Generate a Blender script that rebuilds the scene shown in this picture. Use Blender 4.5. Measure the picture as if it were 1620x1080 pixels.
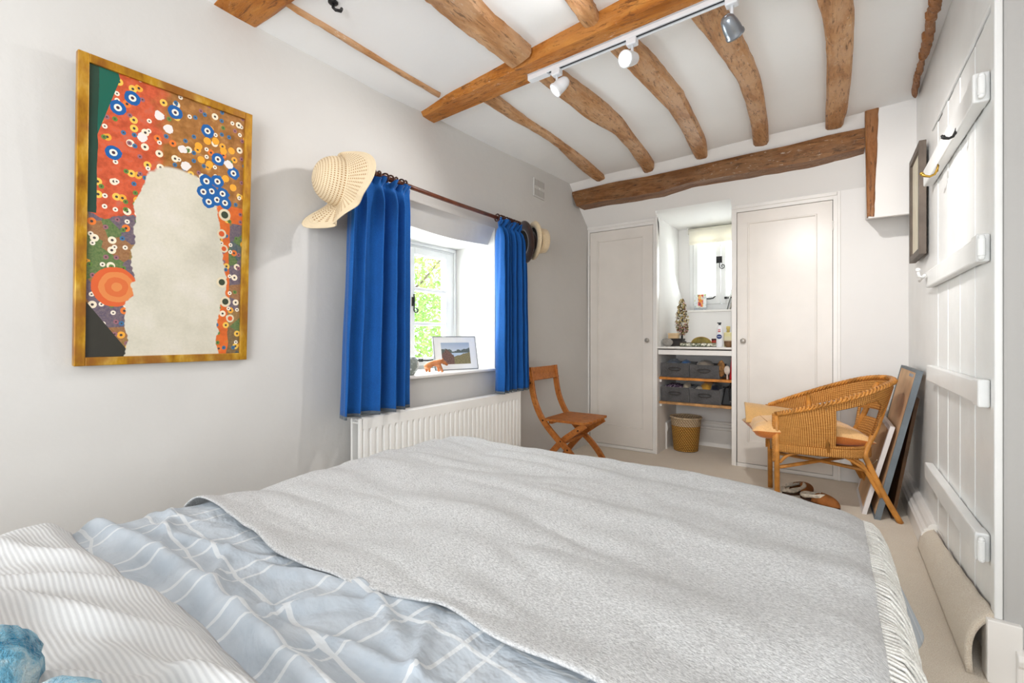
import bpy, bmesh, math, random
from math import sin, cos, pi, sqrt, radians
from mathutils import Vector, Matrix, noise
random.seed(7)
C = bpy.context.scene.collection
for o in list(bpy.data.objects): bpy.data.objects.remove(o)

# ------------------------------------------------------------ camera, world, lights, exposure
FPX, CX, HZ, HC = 735.0, 810.0, 531.0, 1.05       # focal length in pixels of 1620, horizon row, eye height
YAW = radians(34.8)
cam_d = bpy.data.cameras.new('camera'); cam = bpy.data.objects.new('camera', cam_d); C.objects.link(cam)
cam.location = (0, 0, HC); cam.rotation_euler = (radians(90), 0, YAW)
cam_d.sensor_width = 36; cam_d.sensor_fit = 'HORIZONTAL'; cam_d.lens = 36 * FPX / 1620
cam_d.shift_y = -(540 - HZ) / 1620 * -1 * -1
cam_d.clip_start = 0.02; cam_d.clip_end = 200
bpy.context.scene.camera = cam
vs = bpy.context.scene.view_settings
vs.view_transform = 'Standard'; vs.look = 'None'; vs.gamma = 1.0; vs.use_curve_mapping = False
vs.exposure = 0.28

def lin(c):
    return tuple(((x/255)/12.92 if x/255 <= .04045 else ((x/255+.055)/1.055)**2.4) for x in c)
W = bpy.data.worlds.new('world'); bpy.context.scene.world = W; W.use_nodes = True
W.node_tree.nodes['Background'].inputs[0].default_value = (0.90, 0.95, 1.0, 1)
W.node_tree.nodes['Background'].inputs[1].default_value = 4.3

def area(name, loc, target, sx, sy, power, col):
    l = bpy.data.lights.new(name, 'AREA'); l.shape = 'RECTANGLE'; l.size = sx; l.size_y = sy; l.energy = power; l.color = col
    o = bpy.data.objects.new(name, l); C.objects.link(o); o.location = loc
    o.rotation_euler = (Vector(target)-Vector(loc)).to_track_quat('-Z', 'Y').to_euler(); return o
def spot(name, loc, target, power, col, ang=110, rad=.03, blend=.6):
    l = bpy.data.lights.new(name, 'SPOT'); l.energy = power; l.color = col; l.spot_size = radians(ang); l.spot_blend = blend; l.shadow_soft_size = rad
    o = bpy.data.objects.new(name, l); C.objects.link(o); o.location = loc
    o.rotation_euler = (Vector(target)-Vector(loc)).to_track_quat('-Z', 'Y').to_euler(); return o
area('rear_fill', (0.3, -1.9, 1.9), (-.6, 3.2, 1.2), 2.0, 1.2, 4.5, (1.0, .99, .99))  # added soft fill behind the camera, no lamp stands there
area('bounce_fill', (-.1, -1.6, 1.3), (-.4, 3.0, 2.6), 1.8, 1.4, 66, (.92, .965, 1.0))  # added fill aimed up and forward to brighten the ceiling, not a fitting
area('window_daylight', (-2.55, 2.18, 1.28), (0, 2.0, .7), .8, .8, 30, (.95, .97, 1.0))
area('dormer_daylight', (-.95, 5.2, 1.75), (-.95, 3.0, .9), .5, .5, 7, (.98, .99, 1.0))

# ------------------------------------------------------------ helpers
F = Vector((-sin(YAW), cos(YAW), 0)); R = Vector((cos(YAW), sin(YAW), 0)); Z = Vector((0, 0, 1)); E = Vector((0, 0, HC))
def ray(u, v): return F + R*((u-CX)/FPX) + Z*((HZ-v)/FPX)
def on_x(u, v, x): d = ray(u, v); return E + d*(x/d.x)
def on_y(u, v, y): d = ray(u, v); return E + d*(y/d.y)
def on_z(u, v, z): d = ray(u, v); return E + d*((z-HC)/d.z)
def lerp(a, b, t): return a+(b-a)*t
def clamp(x, a=0., b=1.): return max(a, min(b, x))
def sstep(a, b, x): t = clamp((x-a)/(b-a)); return t*t*(3-2*t)
def nz(x, y, z=0., s=1.): return noise.noise(Vector((x*s, y*s, z*s)))

class MB:
    def __init__(s): s.v = []; s.f = []
    def add(s, vs_, fs, M=None):
        n = len(s.v)
        s.v += [tuple(M @ Vector(p)) if M is not None else tuple(p) for p in vs_]
        s.f += [tuple(i+n for i in f) for f in fs]; return s
    def box(s, a, b, M=None):
        x0, y0, z0 = a; x1, y1, z1 = b
        p = [(x0,y0,z0),(x1,y0,z0),(x1,y1,z0),(x0,y1,z0),(x0,y0,z1),(x1,y0,z1),(x1,y1,z1),(x0,y1,z1)]
        return s.add(p, [(0,3,2,1),(4,5,6,7),(0,1,5,4),(1,2,6,5),(2,3,7,6),(3,0,4,7)], M)
    def hexa(s, p, M=None): return s.add(p, [(0,3,2,1),(4,5,6,7),(0,1,5,4),(1,2,6,5),(2,3,7,6),(3,0,4,7)], M)
    def prism(s, poly, d, M=None):      # poly in local xy, extruded by d along local z
        n = len(poly); p = [(x, y, 0) for x, y in poly]+[(x, y, d) for x, y in poly]
        return s.add(p, [tuple(range(n))[::-1], tuple(range(n, 2*n))]+[(i, (i+1) % n, n+(i+1) % n, n+i) for i in range(n)], M)
    def tube(s, pts, r, n=8, closed=False, M=None, flat=1.0, up=None):
        pts = [Vector(p) for p in pts]; N = len(pts); rr = r if isinstance(r, (list, tuple)) else [r]*N
        vv = []; prev = None
        for i, p in enumerate(pts):
            if closed: d = pts[(i+1) % N]-pts[i-1]
            else: d = pts[min(i+1, N-1)]-pts[max(i-1, 0)]
            d.normalize()
            if up is not None: a = Vector(up)
            else: a = prev if prev is not None else (Vector((0, 0, 1)) if abs(d.z) < .9 else Vector((1, 0, 0)))
            a = (a-d*a.dot(d))
            if a.length < 1e-6: a = d.orthogonal()
            a.normalize(); prev = a; b = d.cross(a)
            for k in range(n):
                t = 2*pi*(k+.5)/n; vv.append(p+a*(cos(t)*rr[i]*flat)+b*(sin(t)*rr[i]))
        ff = []
        for i in range(N if closed else N-1):
            j = (i+1) % N
            for k in range(n): ff.append((i*n+k, i*n+(k+1) % n, j*n+(k+1) % n, j*n+k))
        if not closed: ff += [tuple(range(n))[::-1], tuple(range((N-1)*n, N*n))]
        return s.add(vv, ff, M)
    def lathe(s, prof, n=24, M=None, cap=True, wob=None):
        vv = []
        for i, (r, z) in enumerate(prof):
            for k in range(n):
                t = 2*pi*k/n; q = r*(wob(t, z) if wob else 1); vv.append((q*cos(t), q*sin(t), z))
        ff = [(i*n+k, i*n+(k+1) % n, (i+1)*n+(k+1) % n, (i+1)*n+k) for i in range(len(prof)-1) for k in range(n)]
        if cap: ff += [tuple(range(n))[::-1], tuple(range((len(prof)-1)*n, len(prof)*n))]
        return s.add(vv, ff, M)
    def grid(s, fn, nu, nv, M=None, cu=False, skip=None):
        m = nu if cu else nu+1
        vv = [fn(i/nu, j/nv) for j in range(nv+1) for i in range(m)]
        ff = []
        for j in range(nv):
            for i in range(nu):
                if skip and skip(i/nu+.5/nu, j/nv+.5/nv): continue
                ff.append((j*m+i, j*m+(i+1) % m, (j+1)*m+(i+1) % m, (j+1)*m+i))
        return s.add(vv, ff, M)
    def ball(s, c, r, n=12, m=8, M=None, f=None):
        vv = []; c = Vector(c); r = (r, r, r) if not isinstance(r, (tuple, list)) else r
        for j in range(m+1):
            ph = pi*j/m
            for k in range(n):
                t = 2*pi*k/n; d = Vector((sin(ph)*cos(t), sin(ph)*sin(t), cos(ph))); q = f(d) if f else 1
                vv.append(c+Vector((d.x*r[0], d.y*r[1], d.z*r[2]))*q)
        return s.add(vv, [(j*n+k, (j+1)*n+k, (j+1)*n+(k+1) % n, j*n+(k+1) % n) for j in range(m) for k in range(n)], M)

WL = {}
def mk(name, mb, mat, parent=None, smooth=False, bevel=0, label=None, cat=None, group=None, kind=None, solid=0, sub=0):
    vs_ = mb.v
    if parent is None:
        xs = [p[0] for p in vs_]; ys = [p[1] for p in vs_]; zs = [p[2] for p in vs_]
        loc = Vector(((min(xs)+max(xs))/2, (min(ys)+max(ys))/2, min(zs))) if kind != 'structure' else Vector((0, 0, 0))
    else: loc = WL[parent.name]
    me = bpy.data.meshes.new(name); me.from_pydata([(p[0]-loc.x, p[1]-loc.y, p[2]-loc.z) for p in vs_], [], mb.f)
    b = bmesh.new(); b.from_mesh(me); bmesh.ops.remove_doubles(b, verts=b.verts, dist=1e-6)
    bmesh.ops.recalc_face_normals(b, faces=b.faces); b.to_mesh(me); b.free()
    if smooth: me.polygons.foreach_set('use_smooth', [True]*len(me.polygons))
    me.materials.append(mat)
    o = bpy.data.objects.new(name, me); C.objects.link(o)
    if parent is None: o.location = loc
    else: o.parent = parent
    WL[o.name] = loc
    if solid:
        m = o.modifiers.new('s', 'SOLIDIFY'); m.thickness = solid; m.offset = 0
    if bevel:
        m = o.modifiers.new('b', 'BEVEL'); m.width = bevel; m.segments = 2; m.limit_method = 'ANGLE'; m.angle_limit = radians(35)
    if sub:
        m = o.modifiers.new('u', 'SUBSURF'); m.levels = sub; m.render_levels = sub
    tag(o, label, cat, group, kind); return o
def tag(o, label=None, cat=None, group=None, kind=None):
    for k, v in (('label', label), ('category', cat), ('group', group), ('kind', kind)):
        if v: o[k] = v
def root(name, loc, label, cat, group=None, kind=None):
    o = bpy.data.objects.new(name, None); C.objects.link(o); o.location = loc; o.empty_display_size = .05
    WL[o.name] = Vector(loc); tag(o, label, cat, group, kind); return o
def copy_tree(o, parent=None):
    c = o.copy(); C.objects.link(c); WL[c.name] = WL[o.name]
    if parent is not None: c.parent = parent
    for ch in list(o.children): copy_tree(ch, c)
    return c
def frameM(o, x, y, z):
    x = Vector(x); y = Vector(y); z = Vector(z); o = Vector(o)
    return Matrix(((x.x, y.x, z.x, o.x), (x.y, y.y, z.y, o.y), (x.z, y.z, z.z, o.z), (0, 0, 0, 1)))
def axisM(o, z, spin=0):
    z = Vector(z).normalized(); x = z.orthogonal().normalized(); y = z.cross(x)
    return frameM(o, x, y, z) @ Matrix.Rotation(spin, 4, 'Z')

# ------------------------------------------------------------ materials
class NT:
    def __init__(s, name):
        s.m = bpy.data.materials.new(name); s.m.use_nodes = True; s.t = s.m.node_tree; s.b = s.t.nodes['Principled BSDF']
        s.out = s.t.nodes['Material Output']; s.tc = s.t.nodes.new('ShaderNodeTexCoord')
    def n(s, ty, **kw):
        x = s.t.nodes.new(ty)
        for k, v in kw.items(): setattr(x, k, v)
        return x
    def l(s, a, b): s.t.links.new(a, b)
    def mapping(s, scale=(1, 1, 1), rot=(0, 0, 0), loc=(0, 0, 0), src='Object'):
        m = s.n('ShaderNodeMapping'); m.inputs['Scale'].default_value = scale; m.inputs['Rotation'].default_value = rot; m.inputs['Location'].default_value = loc
        s.l(s.tc.outputs[src], m.inputs[0]); return m.outputs[0]
    def noise(s, vec, scale, detail=3, rough=.5, dist=0):
        x = s.n('ShaderNodeTexNoise'); s.l(vec, x.inputs['Vector']); x.inputs['Scale'].default_value = scale
        x.inputs['Detail'].default_value = detail; x.inputs['Roughness'].default_value = rough; x.inputs['Distortion'].default_value = dist
        return x.outputs['Fac']
    def ramp(s, fac, stops, interp='LINEAR'):
        x = s.n('ShaderNodeValToRGB'); s.l(fac, x.inputs[0]); e = x.color_ramp.elements; x.color_ramp.interpolation = interp
        while len(e) < len(stops): e.new(.5)
        for i, (p, c) in enumerate(stops):
            e[i].position = p; e[i].color = (*lin(c), 1) if not isinstance(c, float) else (c, c, c, 1)
        return x.outputs[0]
    def mth(s, op, a, b=None, c=None):
        x = s.n('ShaderNodeMath', operation=op)
        for i, q in enumerate((a, b, c)):
            if q is None: continue
            if isinstance(q, (int, float)): x.inputs[i].default_value = q
            else: s.l(q, x.inputs[i])
        return x.outputs[0]
    def mix(s, fac, a, b, mode='MIX'):
        x = s.n('ShaderNodeMix', data_type='RGBA', blend_type=mode)
        for i, q in ((0, fac), (6, a), (7, b)):
            if isinstance(q, (int, float)): x.inputs[i].default_value = q
            elif isinstance(q, tuple): x.inputs[i].default_value = (*lin(q), 1)
            else: s.l(q, x.inputs[i])
        return x.outputs[2]
    def bump(s, h, strength=.3, dist=.01, chain=None):
        x = s.n('ShaderNodeBump'); s.l(h, x.inputs['Height']); x.inputs['Strength'].default_value = strength; x.inputs['Distance'].default_value = dist
        if chain is not None: s.l(chain, x.inputs['Normal'])
        s.l(x.outputs[0], s.b.inputs['Normal']); return x.outputs[0]
    def col(s, c):
        if isinstance(c, tuple): s.b.inputs['Base Color'].default_value = (*lin(c), 1)
        else: s.l(c, s.b.inputs['Base Color'])
    def set(s, rough=.6, spec=.3, metal=0, trans=0, sheen=0, coat=0):
        s.b.inputs['Roughness'].default_value = rough; s.b.inputs['Specular IOR Level'].default_value = spec; s.b.inputs['Metallic'].default_value = metal
        s.b.inputs['Transmission Weight'].default_value = trans; s.b.inputs['Sheen Weight'].default_value = sheen; s.b.inputs['Coat Weight'].default_value = coat
        return s

def simple(name, c, rough=.5, var=.06, nscale=12, bump=.0, bscale=60, metal=0, spec=.3, sheen=0, coat=0, bdist=.004):
    t = NT(name); v = t.mapping(); f = t.noise(v, nscale, 4)
    d = tuple(max(0, x*(1-var*1.6)) for x in c); l_ = tuple(min(255, x*(1+var)) for x in c)
    t.col(t.ramp(f, [(.3, d), (.7, l_)]))
    if bump: t.bump(t.noise(v, bscale, 4, .6), bump, bdist)
    t.set(rough, spec, metal, 0, sheen, coat); return t.m

def plaster(name, c, bs=.25):
    t = NT(name); v = t.mapping(); f = t.noise(v, 1.3, 4); t.col(t.ramp(f, [(.3, tuple(x*.975 for x in c)), (.7, c)]))
    n1 = t.bump(t.noise(v, 5, 5, .55), bs, .02); t.bump(t.noise(v, 90, 3, .6), .12, .002, n1); t.set(.75, .2); return t.m
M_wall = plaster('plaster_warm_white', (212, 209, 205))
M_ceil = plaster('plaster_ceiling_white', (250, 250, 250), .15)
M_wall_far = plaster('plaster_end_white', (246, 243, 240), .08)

def oak(name, scale, cols, bscale=1.0, fleck=.7):
    t = NT(name); v = t.mapping(scale); f = t.noise(v, 14, 8, .68, .8); v2 = t.mapping(tuple(x**.5 for x in scale)); g = t.noise(v2, 7, 6, .62)
    base = t.ramp(f, [(.30, cols[0]), (.48, cols[1]), (.66, cols[2])])
    c = t.mix(t.ramp(g, [(.46, 0.0), (.60, .75)]), base, cols[3])
    k = t.noise(t.mapping(tuple(x*1.3 for x in scale)), 34, 5, .72, .5)
    c = t.mix(t.ramp(k, [(.36, .8), (.45, 0.0)]), c, cols[4])
    m = t.noise(v2, 30, 5, .7); c = t.mix(t.ramp(m, [(.30, .5), (.42, 0.0)]), c, cols[4])
    s_ = t.noise(v2, 48, 5, .75); s2 = t.noise(v2, 4, 2); fl = t.mth('MULTIPLY', t.ramp(s_, [(.60, 0.0), (.68, fleck)]), t.ramp(s2, [(.45, 0.0), (.60, 1.0)])); c = t.mix(fl, c, (222, 206, 186))
    t.col(c); n1 = t.bump(k, .6, .005*bscale); n1 = t.bump(m, .5, .006*bscale, n1); t.bump(g, .6, .02*bscale, n1); t.set(.5, .3); return t.m
OC = [(148, 102, 60), (182, 130, 82), (208, 162, 116), (206, 164, 126), (98, 66, 38)]
M_oak_y = oak('old_oak_along', (1.5, .25, 1.5), OC)
M_oak_x = oak('old_oak_across', (.25, 1.5, 1.5), [(144, 82, 22), (180, 108, 34), (204, 138, 62), (192, 128, 66), (96, 54, 18)])
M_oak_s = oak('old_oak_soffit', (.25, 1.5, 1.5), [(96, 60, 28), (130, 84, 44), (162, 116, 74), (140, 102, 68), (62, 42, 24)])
M_oak_z = oak('old_oak_upright', (1.5, 1.5, .25), [(118, 72, 34), (150, 96, 52), (176, 124, 80), (160, 112, 74), (76, 48, 26)])
M_paint = simple('white_gloss_paint', (246, 242, 237), .32, .015, 4, .12, 30, spec=.4)
M_cup = simple('cupboard_door_paint', (237, 230, 222), .3, .012, 4, .12, 30, spec=.45)
M_paint_d = simple('white_door_paint', (240, 240, 238), .3, .015, 5, .25, 18, spec=.4)
M_rad = simple('radiator_enamel', (251, 249, 245), .3, .01, 4, spec=.45)
M_iron = simple('black_iron', (38, 36, 36), .45, .2, 40, .3, 80)
M_brass = simple('aged_brass', (176, 140, 62), .3, .1, 30, metal=.9)
M_steel = simple('silver_metal', (150, 156, 164), .3, .05, 10, metal=.8)
M_rail = simple('white_rail', (232, 234, 238), .3, .01)
M_dark = simple('dark_slot', (60, 62, 66), .5, .05)

t = NT('beige_carpet'); v = t.mapping(); a = t.noise(v, 260, 3, .7); b = t.noise(v, 6, 4, .6)
c = t.mix(t.ramp(b, [(.35, 0.0), (.7, .35)]), t.ramp(a, [(.3, (222, 202, 176)), (.62, (252, 241, 224))]), (230, 212, 188)); t.col(c)
n1 = t.bump(a, .9, .006); t.bump(t.noise(v, 30, 3), .3, .01, n1); t.set(.95, .1, sheen=.3); M_carpet = t.m

t = NT('grey_wool_throw'); v = t.mapping((1, 1, 1), (0, 0, .6)); vs_ = t.mapping((1, 2.2, 1), (0, 0, .75))
a = t.noise(vs_, 190, 3, .7, .3); b = t.noise(v, 7, 4)
c = t.ramp(a, [(.30, (152, 152, 152)), (.48, (194, 194, 194)), (.66, (224, 224, 223))]); t.col(c)
n1 = t.bump(a, .55, .005); t.bump(t.noise(v, 24, 4, .6), .25, .012, n1); t.set(.95, .1, sheen=.25); M_throw = t.m

def plaid():
    t = NT('pale_blue_check_cotton'); v = t.mapping((1, 1, 1), (0, 0, .10)); sx = t.n('ShaderNodeSeparateXYZ')
    vn = t.n('ShaderNodeVectorMath', operation='ADD'); t.l(v, vn.inputs[0])
    nn = t.n('ShaderNodeTexNoise'); t.l(v, nn.inputs['Vector']); nn.inputs['Scale'].default_value = 5
    sc = t.n('ShaderNodeVectorMath', operation='SCALE'); t.l(nn.outputs['Color'], sc.inputs[0]); sc.inputs['Scale'].default_value = .045
    t.l(sc.outputs[0], vn.inputs[1]); t.l(vn.outputs[0], sx.inputs[0])
    def line(o, off, per=.17, w=.007):
        q = t.mth('FRACT', t.mth('DIVIDE', t.mth('ADD', o, off), per)); d = t.mth('ABSOLUTE', t.mth('SUBTRACT', q, .5))
        return t.mth('LESS_THAN', d, w/per/2)
    m = line(sx.outputs[0], 5.0)
    for o, off in ((sx.outputs[0], 5.045), (sx.outputs[1], 5.02), (sx.outputs[1], 5.065)): m = t.mth('MAXIMUM', m, line(o, off))
    f = t.noise(v, 14, 4); base = t.ramp(f, [(.3, (170, 179, 188)), (.7, (188, 195, 202))])
    t.col(t.mix(t.mth('MULTIPLY', m, .5), base, (232, 232, 230)))
    fine = t.noise(v, 300, 2); n1 = t.bump(fine, .15, .002); w = t.noise(t.mapping((1, 1.6, 1), (0, 0, .5)), 8, 4, .5, .25); t.bump(w, .7, .035, n1)
    t.set(.85, .15, sheen=.1); return t.m
M_duvet = plaid()
t = NT('white_ribbed_cotton'); v = t.mapping(); sx = t.n('ShaderNodeSeparateXYZ')
nn = t.n('ShaderNodeTexNoise'); t.l(v, nn.inputs['Vector']); nn.inputs['Scale'].default_value = 4
ad = t.n('ShaderNodeVectorMath', operation='MULTIPLY_ADD'); t.l(nn.outputs['Color'], ad.inputs[0]); ad.inputs[1].default_value = (.014, .014, .014); t.l(v, ad.inputs[2]); t.l(ad.outputs[0], sx.inputs[0])
rib = t.mth('ADD', t.mth('MULTIPLY', t.mth('SINE', t.mth('MULTIPLY', sx.outputs[1], 2*pi/.0062)), .5), .5)
t.col(t.ramp(rib, [(.1, (194, 194, 194)), (.8, (210, 210, 209))])); n1 = t.bump(rib, .3, .002)
t.bump(t.noise(v, 8, 5, .6), .3, .02, n1); t.set(.9, .1, sheen=.15); M_rib = t.m

def cloth(name, c, bs=.4, sc=160, var=.12, sheen=.3):
    t = NT(name); v = t.mapping(); f = t.noise(v, 10, 4); g = t.noise(v, sc, 3, .7)
    a = t.ramp(f, [(.3, tuple(x*(1-var) for x in c)), (.7, tuple(min(255, x*(1+var*.5)) for x in c))])
    t.col(t.mix(.35, a, t.ramp(g, [(.35, tuple(x*.7 for x in c)), (.65, tuple(min(255, x*1.15) for x in c))])))
    n1 = t.bump(g, bs, .003); t.bump(t.noise(v, 14, 4), .3, .01, n1); t.set(.85, .2, sheen=sheen); return t.m
M_blue = cloth('blue_curtain_cotton', (26, 92, 166), .2, 300, .06, .15)
M_lining = cloth('curtain_hem_lining', (96, 104, 112), .2, 300)
M_rod = simple('dark_wood_rod', (98, 52, 34), .35, .15, 20)
M_ring = simple('brown_ring_wood', (70, 36, 24), .35, .15, 20)
M_gap = simple('cupboard_gap_shade', (84, 74, 64), .8, .05)  # dark tone stands in for the shade in the gaps round the doors
def glassm(name, c=(1, 1, 1), rough=0.0, al=.12):
    t = NT(name); tr = t.n('ShaderNodeBsdfTransparent'); tr.inputs[0].default_value = (*c, 1)
    gl = t.n('ShaderNodeBsdfGlossy'); gl.inputs['Roughness'].default_value = .03; mx = t.n('ShaderNodeMixShader'); mx.inputs[0].default_value = al
    t.l(tr.outputs[0], mx.inputs[1]); t.l(gl.outputs[0], mx.inputs[2]); t.l(mx.outputs[0], t.out.inputs[0]); return t.m
M_glass = glassm('clear_glass', (.95, .98, .97), al=.06)
M_pglass = glassm('picture_glass', al=.05)
def emit(name, c, s):
    t = NT(name); t.b.inputs['Emission Color'].default_value = (*c, 1); t.b.inputs['Emission Strength'].default_value = s; t.set(.4); return t.m
M_lamp_on = emit('lit_bulb', (1, .93, .80), 30); M_lamp_soft = emit('lit_bulb_face', (1, .98, .96), 5)

# ------------------------------------------------------------ room shell
XL, XR, YF = -1.97, .41, 4.12
NI0, NI1 = -1.294, -.69             # niche sides
def zc(x, y):
    s = clamp((y-1.6)/2.1); t_ = clamp((x-XL)/(XR-XL), 0, 1.5)
    return lerp(lerp(2.335, 2.425, s), lerp(2.45, 2.50, s), t_)
YS = 3.75
mb = MB(); mb.grid(lambda a, b: (lerp(-2.1, 1.9, a), lerp(-2.7, 5.2, b), 0), 20, 36); floor = mk('floor', mb, M_carpet, kind='structure')
# ceiling: gently sagging plaster, then the sloping soffit at the end of the room
def cfun(a, b):
    x = lerp(XL-.02, 1.8, a); y = lerp(-2.6, YS, b)
    return (x, y, zc(x, y)+.012*nz(x, y, 3, 1.6))
mb = MB(); mb.grid(cfun, 60, 80); ceil = mk('ceiling', mb, M_ceil, smooth=True, kind='structure')
def soff(x, t_):   # sloping soffit surface, t 0 at ceiling, 1 at closet head
    z0 = zc(x, YS)+.012*nz(x, YS, 3, 1.6)
    return (x, lerp(YS, YF+.01, t_), lerp(z0, 2.09, t_))
mb = MB()
xs = [XL-.02+i*(NI0-XL+.02)/8 for i in range(9)]+[NI0+(i+1)*(NI1-NI0)/6 for i in range(6)]+[NI1+(i+1)*(.20-NI1)/8 for i in range(8)]
for i in range(len(xs)-1):
    x0, x1 = xs[i], xs[i+1]
    tmax = 1.0 if (x1 <= NI0+1e-6 or x0 >= NI1-1e-6) else .84
    mb.add([soff(x0, 0), soff(x1, 0), soff(x1, tmax), soff(x0, tmax)], [(0, 1, 2, 3)])
zt = soff(-1, .84)[2]; yt = soff(-1, .84)[1]
# dormer ceiling, right cheek, left cheek, back wall
for i in range(len(xs)-1):
    x0, x1 = xs[i], xs[i+1]
    if x1 <= NI0+1e-6 or x0 >= NI1-1e-6: continue
    mb.add([soff(x0, .84), soff(x1, .84), (x1, 5.02, zt), (x0, 5.02, zt)], [(0, 1, 2, 3)])
p_ = soff(NI0, .84); mb.add([p_, (NI0, 5.02, zt), (NI0-.06, 5.02, zt), (NI0-.06, p_[1], p_[2])], [(0, 1, 2, 3)])
soffit = mk('ceiling_soffit', mb, M_wall_far, kind='structure')
# left cheek: lower face, with an upper face set back above the old roof line
mb = MB(); ZW, YB = 1.306, 4.87
fold = [(YF-.05, 2.14), (YB+.12, 1.40)]
mb.add([(NI0, YF+.05, 0), (NI0, YB+.15, 0), (NI0, YB+.15, 1.36), (NI0, YF+.0, 2.10), (NI0, YF+.05, 1.9)], [(0, 1, 2, 3, 4)])
mb.add([(NI0, YF, 2.10), (NI0, YB+.15, 1.36), (NI0-.045, YB+.15, 1.40), (NI0-.045, YF, 2.14)], [(0, 1, 2, 3)])
mb.add([(NI0-.045, YF, 2.14), (NI0-.045, YB+.15, 1.40), (NI0-.045, YB+.15, zt+.01), (NI0-.045, yt+.01, zt+.01)], [(0, 1, 2, 3)])
mb.add([(NI1, YF+.05, 0), (NI1, YB+.15, 0), (NI1, YB+.15, zt+.012), (NI1, yt-.02, zt+.012), (NI1, yt-.004, zt), (NI1, YF+.0, 2.10), (NI1, YF+.05, 1.9)], [(0, 1, 2, 3, 4, 5, 6)])
mb.box((NI0, YB, .9), (NI1, YB+.10, ZW)); mb.box((NI0, 4.72, 0), (NI1, 4.74, .95))
mb.box((NI0-.06, 4.98, ZW-.1), (-1.226, 5.08, zt+.02)); mb.box((-1.226, 4.98, 2.13), (NI1+.02, 5.08, zt+.03))
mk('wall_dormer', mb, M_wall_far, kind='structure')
# end wall beside the right closet and behind, plus bulkhead right of the post
mb = MB(); mb.box((.03, YF, 0), (XR+.05, YF+.05, 2.12)); mb.box((XL-.3, YF+.02, 2.09), (NI0-.03, YF+.1, 2.6)); mb.box((NI1, YF+.02, 2.09), (XR+.1, YF+.1, 2.6))
mb.hexa([(.175, 3.745, 1.80), (XR+.05, 3.745, 1.80), (XR+.05, YF-.002, 1.868), (.175, YF-.002, 1.868), (.175, 3.745, 2.58), (XR+.05, 3.745, 2.58), (XR+.05, YF-.002, 2.58), (.175, YF-.002, 2.58)]); mb.box((-2.0, 5.05, 0), (-2.6, 5.1, .1))
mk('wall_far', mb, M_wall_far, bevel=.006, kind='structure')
# left wall with window opening
WY0, WY1, WZ0, WZ1, WX = 1.72, 2.62, .805, 1.69, -2.34
def wx(y, z):
    e = min(abs(y-WY0) if WZ0-.1 < z < WZ1+.2 else 1, 1)
    n = .010*nz(y, z, 1, 1.3)+.004*nz(y, z, 5, 4)
    inside = max(WY0-y, y-WY1, WZ0-z, z-WZ1-.12)
    return XL+n*sstep(0, .15, inside)
ys = sorted(set([round(-2.6+i*.07, 4) for i in range(98)]+[WY0, WY1])); ys = [y for y in ys if y <= 4.2]
zs = sorted(set([round(i*.07, 4) for i in range(38)]+[WZ0, WZ1+.12, 2.62]))
mb = MB(); ny = len(ys); vv = [(wx(y, z), y, z) for z in zs for y in ys]; ff = []
for j in range(len(zs)-1):
    for i in range(ny-1):
        cy, cz = (ys[i]+ys[i+1])/2, (zs[j]+zs[j+1])/2
        if WY0 < cy < WY1 and WZ0 < cz < WZ1+.12: continue
        ff.append((j*ny+i, j*ny+i+1, (j+1)*ny+i+1, (j+1)*ny+i))
mb.add(vv, ff)
# lintel chamfer, soffit of reveal, jambs
N = 14
def head(y): return WZ1+.012*sin(y*5)
for i in range(N):
    y0, y1 = lerp(WY0, WY1, i/N), lerp(WY0, WY1, (i+1)/N)
    mb.add([(XL, y0, WZ1+.12), (XL, y1, WZ1+.12), (XL-.06, y1, head(y1)), (XL-.06, y0, head(y0))], [(0, 1, 2, 3)])
    mb.add([(XL-.06, y0, head(y0)), (XL-.06, y1, head(y1)), (WX-.06, y1, WZ1-.0), (WX-.06, y0, WZ1-.0)], [(0, 1, 2, 3)])
for y, yb in ((WY0, WY0), (WY1, WY1)):
    mb.add([(XL, y, WZ0), (XL, y, WZ1+.12), (XL-.06, y, head(y)), (WX-.06, yb, WZ1), (WX-.06, yb, WZ0)], [(0, 1, 2, 3, 4)])
mb.add([(XL, WY0, WZ0), (XL, WY1, WZ0), (WX-.06, WY1, WZ0), (WX-.06, WY0, WZ0)], [(0, 1, 2, 3)])
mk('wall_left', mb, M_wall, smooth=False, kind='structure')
# right wall, corner and rear of the room
YC = 2.0
mb = MB(); mb.box((XR, 3.12, 0), (XR+.08, YF+.05, 2.62)); mb.box((XR, YC, 2.085), (XR+.08, 3.12, 2.62)); mb.box((XR+.02, 3.10, 0), (XR+.1, 3.13, 2.1))
mk('wall_right', mb, M_paint_d, kind='structure')
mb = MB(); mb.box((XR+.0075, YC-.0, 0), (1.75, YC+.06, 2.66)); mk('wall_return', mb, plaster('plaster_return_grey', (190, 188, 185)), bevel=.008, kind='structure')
mb = MB(); mb.box((1.7, -2.65, 0), (1.76, YC+.06, 2.7)); mk('wall_side', mb, M_wall, kind='structure')
mb = MB(); mb.box((-2.1, -2.66, 0), (1.8, -2.6, 2.7)); mk('wall_back', mb, M_wall, kind='structure')

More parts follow.
